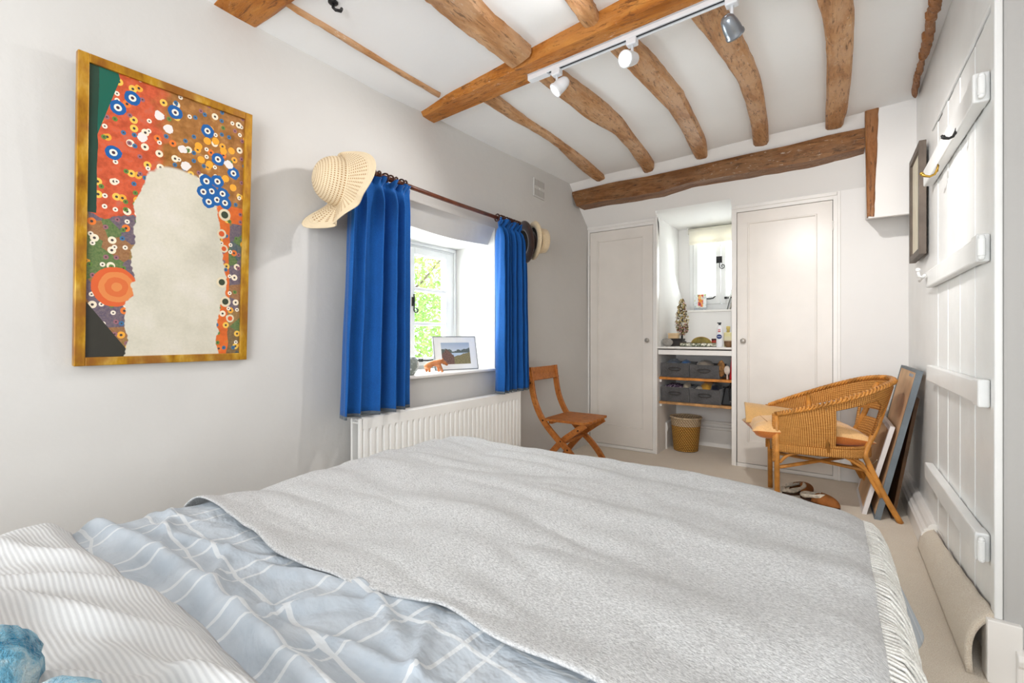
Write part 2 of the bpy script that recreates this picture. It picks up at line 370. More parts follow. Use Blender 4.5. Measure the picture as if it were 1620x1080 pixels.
# ------------------------------------------------------------ skirting, carpet turned up at the door
def skirt(name, x0, y0, y1, h, base=None):
    # moulded skirting board running along y on the right wall
    prof = [(0, 0), (-.062, 0), (-.062, h*.62), (-.052, h*.68), (-.055, h*.74), (-.040, h*.80), (-.036, h*.90), (-.022, h), (0, h)]
    m_ = MB(); m_.prism(prof, y1-y0, frameM((x0, y0, 0), (1, 0, 0), (0, 0, 1), (0, 1, 0))); return m_
mb = MB(); mb.box((XR-.004, YC+.05, 0), (XR+.08, 3.125, .119)); mk('door_sill', mb, M_paint, kind='structure')
mk('baseboard_right', skirt('', XR, 3.02, YF, .135), M_paint, bevel=.002, kind='structure')
prof = [(0, 0), (-.035, 0), (-.035, .075), (-.042, .085), (-.045, .10), (-.038, .115), (-.02, .12), (0, .12)]
mb = MB(); mb.prism(prof, 1.3, frameM((.44, YC, 0), (0, 1, 0), (0, 0, 1), (1, 0, 0))); mb.box((XR-.03, YC-.02, 0), (XR+.045, YC+.05, .19)); mk('baseboard_return', mb, M_paint, bevel=.003, kind='structure')
def flap(a, b):
    y = lerp(3.04, YC-.0, b); top = lerp(.10, .20, b)+.012*nz(y, 2, 0, 6); x = lerp(XR-.065, XR-.012, a); z = top*a+.02*sin(pi*a)
    x -= .012*sin(pi*a)*(1+b)
    return (x, y, z+.001)
mb = MB(); mb.grid(flap, 12, 60)
cf = mk('carpet_edge', mb, M_carpet, smooth=True, solid=.016, label='beige carpet strip curling up against the foot of the ledged door', cat='carpet')

# ------------------------------------------------------------ ledged door in the right wall
DY0, DY1 = YC+.045, 3.12
door = root('door_1', (XR, DY0, .12), None, None, kind='structure')
np_ = 9
for i in range(np_):
    y0 = lerp(DY0, DY1, i/np_)+.0005; y1 = lerp(DY0, DY1, (i+1)/np_)-.0005
    m_ = MB(); m_.box((XR-.004+.002*(i % 2), y0, .12), (XR+.03, y1, 2.08-.01*random.random())); mk('plank', m_, M_paint_d, door, bevel=.0018)
for (z0, z1, th) in ((.335, .415, .035), (.825, .905, .028), (1.29, 1.37, .032), (1.80, 1.885, .04)):
    m_ = MB(); m_.box((XR-.004-th, DY0+.10, z0), (XR-.0055, DY1-.01, z1)); m_.box((XR-.007-th, DY0+.025, z0-.004), (XR-.0055, DY0+.0995, z1+.006)); mk('ledge', m_, M_paint_d, door, bevel=.006)
for z in (.375, 1.33, 1.84):
    m_ = MB(); m_.tube([(XR-.03, DY0+.005, z-.028), (XR-.03, DY0+.005, z+.028)], .010, 10); m_.ball((XR-.03, DY0+.005, z+.032), .009, 8, 6); m_.ball((XR-.03, DY0+.005, z-.032), .009, 8, 6)
    m_.box((XR-.034, DY0-.002, z-.016), (XR-.026, DY0+.022, z+.016)); mk('hinge', m_, M_paint_d, door, bevel=.002)
def hook(y, z, mat, s=1.0):
    m_ = MB(); x = XR-.045
    m_.tube([(x+.004, y, z+.035*s), (x, y, z+.01*s), (x-.01*s, y, z-.012*s), (x-.03*s, y, z-.02*s), (x-.052*s, y, z-.012*s), (x-.062*s, y, z-.0*s)], [.004, .005, .005, .005, .006, .008], 8)
    m_.ball((x-.064*s, y, z+.002), .009*s, 8, 6); m_.box((x+.0, y-.007, z-.0), (x+.004, y+.007, z+.04*s)); return m_
p = on_x(1508, 213, XR-.05); m_ = hook(p.y, p.z, M_iron, .55); mk('coat_hook', m_, M_iron, door, smooth=True)
p = on_x(1480, 272, XR-.05); m_ = hook(p.y, p.z, M_brass, .8); mk('coat_hook', m_, M_brass, door, smooth=True, label='brass coat hook')
m_ = MB(); y = DY1-.03; m_.box((XR-.03, y-.05, 1.30), (XR-.01, y+.05, 1.36)); m_.tube([(XR-.05, y-.07, 1.345), (XR-.05, y+.10, 1.335)], .007, 8); m_.tube([(XR-.05, y-.05, 1.335), (XR-.07, y-.06, 1.345), (XR-.075, y-.075, 1.37)], .006, 8)
m_.ball((XR-.075, y-.078, 1.374), .01, 8, 6); mk('latch', m_, M_paint_d, door, smooth=True)
m_ = MB(); m_.box((XR-.012, YC-.004, .19), (XR+.007, YC+.04, 2.62)); m_.box((XR-.010, YC+.0405, 2.085), (XR+.02, DY1+.03, 2.11)); mk('frame', m_, M_paint_d, door, bevel=.005)

# ------------------------------------------------------------ ceiling timbers
def resamp(pl, n):
    L = [0]
    for a, b in zip(pl, pl[1:]): L.append(L[-1]+math.dist(a, b))
    out = []
    for i in range(n):
        s = L[-1]*i/(n-1); k = max(j for j in range(len(L)) if L[j] <= s+1e-9); k = min(k, len(pl)-2)
        t_ = (s-L[k])/(L[k+1]-L[k]); out.append((lerp(pl[k][0], pl[k+1][0], t_), lerp(pl[k][1], pl[k+1][1], t_)))
    return out
def on_c(u, v, drop):
    z = 2.4
    for _ in range(12):
        p = on_z(u, v, z); z = zc(p.x, p.y)-drop
    return on_z(u, v, z)
def timber(name, lp, rp, drop, mat, label, n=26, wob=.004, ext0=0, ext1=0, cat='beam', group=None):
    A = [on_c(u, v, drop) for u, v in resamp(lp, n)]; B = [on_c(u, v, drop) for u, v in resamp(rp, n)]
    if ext0: d = ((A[0]+B[0])-(A[1]+B[1])).normalized(); A.insert(0, A[0]+d*ext0); B.insert(0, B[0]+d*ext0)
    if ext1: d = ((A[-1]+B[-1])-(A[-2]+B[-2])).normalized(); A.append(A[-1]+d*ext1); B.append(B[-1]+d*ext1)
    m_ = MB(); vv = []; n = len(A)
    for i in range(n):
        a, b = A[i], B[i]; w = (b-a); L = w.length; w = w/L; sg = i*.7+lp[0][0]
        a = a+w*wob*nz(sg, 1, 0, 1.3); b = b+w*wob*nz(sg, 9, 0, 1.3); up = Z
        zt_ = max(zc(a.x, a.y), zc(b.x, b.y))+.05; c = min(.012, L*.12)
        dz = .004*nz(sg, 4, 0, .9)
        P = [Vector((a.x, a.y, zt_)), a+up*c*1.1, a+w*c+up*dz, a+w*L*.35-up*(.004-dz), a+w*L*.65-up*(.003+dz), b-w*c-up*dz, b+up*c*1.1, Vector((b.x, b.y, zt_))]
        vv += P
    k = 8; ff = [(i*k+j, i*k+j+1, (i+1)*k+j+1, (i+1)*k+j) for i in range(n-1) for j in range(k-1)]
    ff += [tuple(range(k)), tuple(range((n-1)*k, n*k))[::-1]]
    m_.add(vv, ff); return mk(name, m_, mat, smooth=False, label=label, cat=cat, group=group)
timber('ceiling_joist', [(756, 158), (780, 173), (820, 197), (850, 213), (880, 233), (903, 257), (927, 277), (943, 287)], [(776, 150), (807, 173), (840, 197), (873, 217), (900, 237), (927, 257), (943, 272), (957, 284)], .03, M_oak_y,
       'thin wavy oak ceiling joist closest to the window wall, beyond the cross beam', ext0=.03)
timber('ceiling_joist', [(840, 122), (893, 163), (927, 190), (970, 213), (993, 237), (1007, 257), (1020, 277)], [(876, 112), (927, 150), (957, 173), (987, 200), (1003, 223), (1020, 243), (1035, 262), (1034, 273)], .045, M_oak_y,
       'curved oak ceiling joist behind the unlit-looking spotlight at the white track end', ext0=.02)
timber('ceiling_joist', [(948, 70), (963, 83), (993, 113), (1020, 140), (1057, 177), (1077, 207), (1088, 230), (1100, 252)], [(990, 60), (1003, 72), (1033, 100), (1080, 153), (1093, 180), (1107, 207), (1118, 233), (1119, 250)], .045, M_oak_y,
       'curved oak ceiling joist behind the glaring lit spotlight', ext0=.02)
timber('ceiling_joist', [(1080, 20), (1093, 35), (1123, 70), (1147, 103), (1167, 133), (1180, 167), (1188, 200), (1192, 233)], [(1130, 2), (1140, 13), (1173, 67), (1193, 107), (1205, 140), (1212, 183), (1215, 207), (1216, 230)], .045, M_oak_y,
       'curved oak ceiling joist behind the silver spotlight head that faces away', ext0=.05)
timber('ceiling_joist', [(1282, -30), (1290, 0), (1300, 30), (1307, 73), (1308, 110), (1307, 160), (1306, 207)], [(1345, -30), (1348, 0), (1352, 40), (1349, 100), (1345, 140), (1340, 180), (1334, 200)], .055, M_oak_y,
       'broadest oak ceiling joist, nearly straight, ending over the tall cupboard', ext0=.05)
timber('ceiling_joist', [(1474, -25), (1471, 0), (1467, 30), (1457, 80), (1453, 107), (1447, 127), (1442, 150)], [(1498, -25), (1493, 0), (1480, 37), (1475, 73), (1463, 100), (1455, 133), (1450, 157)], .03, M_oak_z,
       'narrow ragged oak timber along the ceiling edge above the ledged door', n=60, wob=.022, ext0=.4)
timber('ceiling_batten', [(400, -25), (453, 11), (540, 65), (627, 117), (693, 156)], [(408, -28), (460, 9), (540, 58), (627, 110), (697, 150)], .012, M_oak_y,
       'slim dark wood strip across the ceiling above the framed painting side', wob=.002)
timber('ceiling_joist', [(620, -40), (667, 0), (727, 50), (773, 83), (808, 110)], [(700, -60), (722, -30), (753, 7), (780, 37), (817, 67), (840, 88)], .05, M_oak_y,
       'wide rough oak joist running into the near side of the cross beam', wob=.006)
timber('ceiling_joist', [(866, -40), (890, 0), (907, 23), (928, 52)], [(915, -40), (932, 0), (940, 20), (953, 42)], .045, M_oak_y,
       'short pale oak joist stub meeting the cross beam above the spotlight track')
# main cross beam (bottom face z 2.33, runs into the window wall)
def crossbeam(name, pts, mat, label):
    m_ = MB(); vv = []
    for i, (x, y0, y1, zb) in enumerate(pts):
        w = .004*nz(x, 3, 0, 7); w2 = .005*nz(x, 8, 0, 6); top = zc(x, y0)+.06
        vv += [(x, y0+w-.006, top), (x, y0+w, zb+.028), (x, y0+.018+w, zb+.004), (x, (y0+y1)/2, zb), (x, y1-.02+w2, zb+w2*.4), (x, y1+w2, zb+.014), (x, y1+w2, top)]
    k = 7; n = len(pts); ff = [(i*k+j, i*k+j+1, (i+1)*k+j+1, (i+1)*k+j) for i in range(n-1) for j in range(k-1)]+[tuple(range(k)), tuple(range((n-1)*k, n*k))[::-1]]
    m_.add(vv, ff); return mk(name, m_, mat, label=label, cat='beam')
pts = []
for i in range(60):
    t_ = i/59; x = lerp(XL-.01, 1.65, t_); yb = 2.035-.062*(x-XL); pts.append((x, yb-lerp(.155, .15, t_)-.02*sstep(-1.6, -1.0, x)+.03*sstep(-1.7, -1.97, x), yb, 2.322))
crossbeam('cross_beam', pts, M_oak_x, 'long orange-brown oak cross beam carrying the white spotlight track')
crossbeam('cross_beam', [(lerp(XL-.01, 1.65, i/40), .80, .99, 2.325) for i in range(41)], M_oak_x, 'oak beam end in the ceiling above the gold-framed painting')
# soffit beam and post
def facebeam(name, up, lo, y, mat, label, dep=.1):
    U = [on_y(u, v, y) for u, v in resamp(up, 40)]; L = [on_y(u, v, y+.01) for u, v in resamp(lo, 40)]; m_ = MB(); vv = []
    for i, (a, b) in enumerate(zip(U, L)):
        w = .004*nz(i*.5, 2); b = b+Vector((0, 0, w)); vv += [a+Vector((0, dep, 0)), a, lerp(a, b, .3)-Vector((0, .006, 0)), lerp(a, b, .7)-Vector((0, .004, 0)), b, b+Vector((0, dep+.10, 0))]
    k = 6; n = 40; m_.add(vv, [(i*k+j, i*k+(j+1) % k, (i+1)*k+(j+1) % k, (i+1)*k+j) for i in range(n-1) for j in range(k)]+[tuple(range(k)), tuple(range((n-1)*k, n*k))[::-1]])
    return mk(name, m_, mat, label=label, cat='beam')
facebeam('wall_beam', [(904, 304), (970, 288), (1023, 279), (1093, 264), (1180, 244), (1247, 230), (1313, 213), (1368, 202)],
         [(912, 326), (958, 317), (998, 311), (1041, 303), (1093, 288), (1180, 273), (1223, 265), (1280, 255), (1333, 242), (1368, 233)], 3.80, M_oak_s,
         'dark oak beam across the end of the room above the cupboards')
m_ = MB(); vv = []
for i in range(20):
    t_ = i/19; ul, ur = lerp(1368, 1372, t_), lerp(1391, 1383, t_); v_ = lerp(160, 342, t_)
    a = on_y(ul, v_, 3.735); b = on_y(ur+1.2*nz(i, 1, 0, .7), v_, 3.735); vv += [a+Vector((0, .06, 0)), a+Vector((0, .008, 0)), a+Vector((.008, 0, 0)), b-Vector((.008, 0, 0)), b+Vector((0, .008, 0)), b+Vector((0, .03, 0))]
k = 6; m_.add(vv, [(i*k+j, i*k+(j+1) % k, (i+1)*k+(j+1) % k, (i+1)*k+j) for i in range(19) for j in range(k)]+[tuple(range(k)), tuple(range(19*k, 20*k))[::-1]])
mk('wall_post', m_, M_oak_z, label='short upright oak post at the right end of the dark end beam', cat='post')
p = on_c(527, 4, .0); m_ = MB(); m_.tube([(p.x, p.y, p.z+.02), (p.x, p.y, p.z-.02), (p.x+.015, p.y, p.z-.035), (p.x+.02, p.y+.02, p.z-.03), (p.x+.012, p.y+.03, p.z-.012)], .006, 8); m_.ball((p.x, p.y, p.z-.0), (.02, .02, .008), 10, 6)
mk('ceiling_hook', m_, M_iron, smooth=True, label='small black iron hook in the white ceiling beside the slim wood strip', cat='hook')

# ------------------------------------------------------------ cupboards and niche counter
M_knob = simple('pewter_knob', (176, 170, 162), .3, .03, metal=.3)
def cupboard(x0, x1, dx0, dx1, label, knobside, hinge):
    r_ = root('fitted_cupboard', ((x0+x1)/2, YF, 0), label, 'cupboard')
    zt_, db, dt = 2.10, .032, 2.04
    m_ = MB(); m_.box((x0, YF, 0), (dx0-.004, YF+.05, zt_)); m_.box((dx1+.004, YF, 0), (x1, YF+.05, zt_)); m_.box((dx0-.004, YF, dt+.004), (dx1+.004, YF+.05, zt_)); m_.box((dx0-.004, YF, 0), (dx1+.004, YF+.05, db-.004))
    mk('frame', m_, M_paint, r_, bevel=.002)
    m_ = MB(); w = .012
    m_.box((x0, YF-.012, zt_-.03), (x1-.021, YF-.0005, zt_-.004))
    if knobside > 0: m_.box((x1-.014, YF-.012, 0), (x1-.001, YF-.0005, zt_-.004))
    else: m_.box((x1-.02, YF-.012, 0), (x1-.001, YF-.0005, zt_-.004))
    mk('moulding', m_, M_paint, r_, bevel=.004)
    m_ = MB(); m_.box((x0+(.012 if x0 > -1 else 0), YF+.051, 0), (x1-(.07 if x0 < -1 else 0), YF+.6, zt_-.02)); mk('carcass', m_, M_gap, r_)
    d = MB(); px0, px1 = dx0+.075, dx1-.085; pz0, pz1 = .20, 1.955
    if knobside < 0: px0, px1 = dx0+.075, dx1-.095
    d.box((dx0, YF+.002, db), (px0, YF+.03, dt)); d.box((px1, YF+.002, db), (dx1, YF+.03, dt)); d.box((px0, YF+.002, db), (px1, YF+.03, pz0)); d.box((px0, YF+.002, pz1), (px1, YF+.03, dt))
    do = mk('door', d, M_cup, r_)
    m_ = MB(); m_.box((px0, YF+.016, pz0), (px1, YF+.03, pz1)); mk('panel', m_, M_cup, do)
    m_ = MB()   # bead round the panel
    for a, b in (((px0, pz0), (px0+.012, pz1)), ((px1-.012, pz0), (px1, pz1)), ((px0+.012, pz0), (px1-.012, pz0+.012)), ((px0+.012, pz1-.012), (px1-.012, pz1))):
        m_.box((a[0], YF+.004, a[1]), (b[0], YF+.018, b[1]))
    mk('bead', m_, M_cup, do, bevel=.004)
    kx = dx1-.045 if knobside > 0 else dx0+.045
    m_ = MB(); m_.lathe([(.008, 0), (.008, .012), (.018, .018), (.021, .026), (.017, .034), (.008, .037)], 16, axisM((kx, YF+.002, 1.01), (0, -1, 0))); mk('knob', m_, M_knob, do, smooth=True)
    hx = dx0-.002 if hinge < 0 else dx1+.003
    for z in (.25, 1.85):
        m_ = MB(); m_.tube([(hx, YF-.003, z-.03), (hx, YF-.003, z+.03)], .005, 8); m_.ball((hx, YF-.003, z+.034), .006, 8, 5); mk('hinge', m_, M_paint, do, smooth=True)
    return r_
cupboard(XL, NI0, -1.944, -1.335, 'narrower white panelled cupboard in the corner by the folding chair', 1, -1)
cupboard(NI1, .035, -.648, -.014, 'wider white panelled cupboard behind the rattan armchair', -1, 1)
# worktop and rail
r_ = root('vanity_counter', ((NI0+NI1)/2, YF, .92), 'white painted counter top between the two panelled cupboards under the dormer window', 'counter')
m_ = MB(); m_.box((NI0, YF-.012, .938), (NI1, YB, .955)); mk('top', m_, M_paint, r_, bevel=.004)
m_ = MB(); m_.box((NI0+.005, YF+.01, .885), (NI1, YF+.03, .927)); mk('front_rail', m_, M_paint, r_, bevel=.003)
M_shelf = simple('orange_pine', (206, 132, 58), .45, .12, 20)
M_shelf2 = simple('pale_pine', (190, 142, 92), .5, .12, 20)
for z, mt, lb in ((.685, M_shelf, 'upper orange pine shelf under the counter holding two grey baskets'), (.468, M_shelf2, 'lower paler pine shelf under the counter above the wicker bin')):
    r_ = root('shelf_board', ((NI0+NI1)/2, 4.3, z-.03), lb, 'shelf')
    m_ = MB(); m_.box((NI0+.004, YF+.04, z-.022), (NI1-.002, 4.70, z)); mk('board', m_, mt, r_, bevel=.003)
    m_ = MB(); m_.box((NI0+.001, YF+.06, z-.048), (NI0+.02, 4.70, z-.022)); mk('batten', m_, M_paint, r_, bevel=.002)
prof = [(0, 0), (-.02, 0), (-.02, .16), (-.028, .17), (-.028, .185), (-.014, .195), (-.014, .215), (-.024, .225), (-.018, .24), (0, .245)]
m_ = MB(); m_.prism(prof, NI1-NI0, frameM((NI0, 4.72, 0), (0, 1, 0), (0, 0, 1), (1, 0, 0))); m_.prism([(0, 0), (.012, 0), (.012, .16), (.02, .19), (.012, .24), (0, .245)], .35, frameM((NI0, 4.37, 0), (1, 0, 0), (0, 0, 1), (0, 1, 0)))
mk('baseboard_niche', m_, M_paint, kind='structure')

# ------------------------------------------------------------ dormer window with roller blind
w2 = root('window_2', (-.95, 4.98, ZW), None, None, kind='structure')
X0, X1, XM = -1.222, NI1, -.925; yw = 4.95
m_ = MB(); m_.box((X0, yw, ZW), (X0+.035, yw+.06, 2.13)); m_.box((X0+.035, yw, ZW), (X1, yw+.06, ZW+.06)); m_.box((X0+.035, yw, 2.08), (X1, yw+.06, 2.14)); mk('frame', m_, M_paint_d, w2, bevel=.003)
for (a, b) in ((X0+.037, XM-.002), (XM+.002, X1+.05)):
    m_ = MB(); z0, z1 = ZW+.062, 2.078; s_ = .045
    m_.box((a, yw-.008, z0), (a+s_, yw+.04, z1)); m_.box((b-s_, yw-.008, z0), (b, yw+.04, z1)); m_.box((a+s_, yw-.008, z0), (b-s_, yw+.04, z0+.08)); m_.box((a+s_, yw-.008, z1-.05), (b-s_, yw+.04, z1))
    c_ = mk('casement', m_, M_paint_d, w2, bevel=.003)
    m_ = MB(); m_.box((a+s_, yw+.012, z0+.08), (b-s_, yw+.016, z1-.05)); mk('pane', m_, M_glass, c_)
m_ = MB(); m_.box((XM-.04, yw-.014, 1.77), (XM+.012, yw-.008, 1.835))
sp = [(XM-.008, yw-.02, 1.80-.0), (XM-.008, yw-.022, 1.74)]
for i in range(15):
    a = pi+i*.55; q = .028*(1-i/17); sp.append((XM+.018+q*cos(a), yw-.022, 1.735+q*sin(a)))
m_.tube(sp, .004, 6); mk('latch', m_, M_iron, w2, smooth=False)
for a, b in ((-1.07, -.97), (-.88, -.80)):
    m_ = MB(); m_.tube([(a, yw-.02, 1.422), ((a+b)/2, yw-.025, 1.42), (b-.02, yw-.03, 1.425), (b, yw-.03, 1.445)], [.005, .007, .006, .004], 8); m_.box((a-.01, yw-.025, 1.412), (a+.01, yw-.008, 1.432)); mk('window_stay', m_, M_iron, w2)
m_ = MB(); m_.box((NI0, YB-.015, ZW-.02), (NI1, yw+.01, ZW)); mk('window_sill', m_, M_paint, w2, bevel=.004)
t = NT('cream_blind_fabric'); t.col((250, 247, 238)); t.set(.8, .1); tl = t.n('ShaderNodeBsdfTranslucent'); tl.inputs[0].default_value = (*lin((250, 244, 228)), 1)
mx = t.n('ShaderNodeMixShader'); mx.inputs[0].default_value = .35; t.l(t.b.outputs[0], mx.inputs[1]); t.l(tl.outputs[0], mx.inputs[2]); t.l(mx.outputs[0], t.out.inputs[0]); M_blind = t.m
bl = root('roller_blind', (-.96, 4.9, 1.97), 'cream roller blind half lowered over the small dormer window', 'blind')
m_ = MB(); m_.tube([(-1.22, 4.905, 2.105), (NI1-.005, 4.905, 2.105)], .026, 16); mk('roller', m_, M_blind, bl, smooth=True)
m_ = MB(); m_.box((-1.21, 4.878, 1.985), (NI1-.01, 4.881, 2.105)); mk('fabric', m_, M_blind, bl)
m_ = MB(); m_.box((-1.21, 4.874, 1.965), (NI1-.01, 4.886, 1.99)); mk('bottom_bar', m_, M_blind, bl, bevel=.003)
m_ = MB(); m_.box((-1.228, 4.88, 2.075), (-1.222, 4.94, 2.14)); mk('bracket', m_, M_paint, bl, bevel=.002)

# ------------------------------------------------------------ main casement window
w1 = root('window_1', (WX, 2.2, WZ0), None, None, kind='structure')
m_ = MB(); fx0, fx1 = WX-.05, WX+.0
m_.box((fx0, WY0, WZ0), (fx1, WY0+.045, WZ1)); m_.box((fx0, WY1-.045, WZ0), (fx1, WY1, WZ1)); m_.box((fx0, WY0+.045, WZ1-.04), (fx1, WY1-.045, WZ1)); m_.box((fx0, WY0+.045, WZ0), (fx1, WY1-.045, WZ0+.04)); m_.box((fx0, 2.135, WZ0+.04), (fx1, 2.16, WZ1-.04))
m_.box((fx1+.0005, WY0, WZ1-.025), (fx1+.015, WY1-.021, WZ1)); m_.box((fx1+.0005, WY1-.02, WZ0), (fx1+.012, WY1, WZ1)); mk('frame', m_, M_paint_d, w1, bevel=.003)
for a, b in ((WY0+.047, 2.133), (2.162, WY1-.047)):
    z0, z1, s_ = WZ0+.042, WZ1-.042, .042; cx0, cx1 = WX-.04, WX+.008
    m_ = MB(); m_.box((cx0, a, z0), (cx1, a+s_, z1)); m_.box((cx0, b-s_*1.5, z0), (cx1, b, z1)); m_.box((cx0, a+s_, z0), (cx1, b-s_*1.5, z0+.05)); m_.box((cx0, a+s_, z1-.045), (cx1, b-s_*1.5, z1))
    gz0, gz1 = z0+.05, z1-.045
    for k in (1, 2): zz = lerp(gz0, gz1, k/3); m_.box((cx0+.01, a+s_, zz-.012), (cx1-.002, b-s_*1.5, zz+.012))
    c_ = mk('casement', m_, M_paint_d, w1, bevel=.003)
    for k in range(3):
        m_ = MB(); m_.box((WX-.022, a+s_, lerp(gz0, gz1, k/3)+.011), (WX-.018, b-s_*1.5, lerp(gz0, gz1, (k+1)/3)-.011)); mk('pane', m_, M_glass, c_)
m_ = MB(); sp = [(WX+.02, 2.185, 1.33), (WX+.025, 2.185, 1.29), (WX+.022, 2.185, 1.24)]
for i in range(12):
    a = pi+i*.5; q = .022*(1-i/15); sp.append((WX+.022, 2.205+q*cos(a), 1.225+q*sin(a)))
m_.tube(sp, .005, 6); m_.box((WX+.008, 2.175, 1.25), (WX+.014, 2.2, 1.31)); mk('latch', m_, M_iron, w1)
m_ = MB(); m_.tube([(WX+.03, 2.19, .885), (WX+.035, 2.30, .88), (WX+.03, 2.40, .885)], [.004, .006, .004], 8); m_.box((WX+.008, 2.24, .873), (WX+.03, 2.26, .893)); mk('window_stay', m_, M_iron, w1)
m_ = MB(); m_.box((WX+.002, WY0+.004, WZ0-.0), (XL+.022, WY1-.004, WZ0+.018)); mk('window_sill', m_, M_paint, w1, bevel=.006)

# foliage outside
t = NT('leaf_green'); v = t.mapping(); f = t.noise(v, 3.5, 3, .6); t.col(t.ramp(f, [(.3, (78, 120, 44)), (.5, (150, 190, 84)), (.68, (206, 228, 150))])); t.set(.6, .2)
tl = t.n('ShaderNodeBsdfTranslucent'); tl.inputs[0].default_value = (*lin((170, 205, 95)), 1); mx = t.n('ShaderNodeMixShader'); mx.inputs[0].default_value = .4
t.l(t.b.outputs[0], mx.inputs[1]); t.l(tl.outputs[0], mx.inputs[2]); t.l(mx.outputs[0], t.out.inputs[0]); M_leaf = t.m
M_bark = simple('bark', (96, 78, 58), .9, .2, 10, .8, 30)
tr = root('garden_tree', (-4.4, 3.9, -1.6), 'leafy green tree seen outside through the casement window', 'tree')
m_ = MB(); rnd = random.Random(3)
for i in range(15000):
    c_ = Vector((-4.6+rnd.gauss(0, .45), 4.2+rnd.gauss(0, .95), 1.2+rnd.gauss(0, .75))); s_ = rnd.uniform(.025, .055)
    d = Vector((rnd.uniform(-1, 1), rnd.uniform(-1, 1), rnd.uniform(-1, .6))).normalized(); q = d.cross(Vector((rnd.uniform(-1, 1), rnd.uniform(-1, 1), 1))).normalized(); n_ = d.cross(q)
    m_.add([c_-d*s_, c_+q*s_*.45-n_*s_*.1, c_+d*s_, c_-q*s_*.45-n_*s_*.1], [(0, 1, 2, 3)])
mk('foliage', m_, M_leaf, tr)
m_ = MB(); m_.tube([(-4.5, 3.9, -1.6), (-4.45, 3.8, 0), (-4.4, 3.7, 1.2), (-4.5, 3.5, 2.3)], [.09, .07, .05, .02], 10)
for a in range(7):
    z = .2+a*.28; m_.tube([(-4.45, 3.78, z), (-4.3+.3*sin(a*2), 3.5+.5*cos(a*1.7), z+.4), (-4.3+.5*sin(a*2), 3.3+.9*cos(a*1.7), z+.7)], [.025, .014, .005], 6)
mk('trunk', m_, M_bark, tr, smooth=True)

# ------------------------------------------------------------ radiator
r_ = root('radiator', (-1.89, 2.1, .08), 'white fluted panel radiator under the blue-curtained window', 'radiator')
RX, RY0, RY1, RZ0, RZ1 = -1.865, 1.405, 2.80, .06, .655
prof = []; nf = 33; m_ = MB()
ncol = nf*8; zz = [RZ0, RZ0+.02, RZ0+.045, RZ0+.06, RZ1-.075, RZ1-.055, RZ1-.02, RZ1-.006, RZ1]
def radf(a, b):
    k = b*(len(zz)-1); j = min(int(k), len(zz)-2); z = lerp(zz[j], zz[j+1], k-j); y = lerp(RY0+.02, RY1-.02, a); ph = (a*nf) % 1
    g = sstep(.12, .22, ph)*(1-sstep(.78, .88, ph)); amp = sstep(RZ0+.045, RZ0+.062, z)*(1-sstep(RZ1-.077, RZ1-.055, z))
    return (RX-.011*(1-g)*amp-(.012 if z > RZ1-.004 else 0), y, z)
m_.grid(radf, ncol, len(zz)-1); fp = mk('front_panel', m_, M_rad, r_, smooth=False)
for ya in (RY0, RY1-.021): m_ = MB(); m_.box((RX-.014, ya, RZ0+.005), (RX-.0, ya+.021, RZ1-.002)); mk('end_cap', m_, M_rad, r_, bevel=.006)
m_ = MB(); m_.box((RX-.075, RY0+.005, RZ0+.01), (RX-.062, RY1-.005, RZ1-.006)); mk('back_panel', m_, M_rad, r_, bevel=.004)
m_ = MB()
for i in range(46): y = lerp(RY0+.03, RY1-.03, i/45); m_.box((RX-.062, y-.005, RZ1-.02), (RX-.012, y+.005, RZ1-.012))
m_.box((RX-.064, RY0+.01, RZ1-.03), (RX-.012, RY1-.01, RZ1-.021)); mk('top_grille', m_, M_rad, r_)
m_ = MB(); m_.tube([(RX-.04, RY0-.02, RZ0+.03), (RX-.04, RY0-.02, .0)], .008, 8); m_.tube([(RX-.04, RY0+.01, RZ0+.03), (RX-.04, RY0-.03, RZ0+.03)], .012, 8); mk('valve', m_, M_rad, r_, smooth=True)
for ya in (1.7, 2.5): m_ = MB(); m_.box((XL+.002, ya, .3), (RX-.076, ya+.04, .36)); mk('bracket', m_, M_rad, r_)

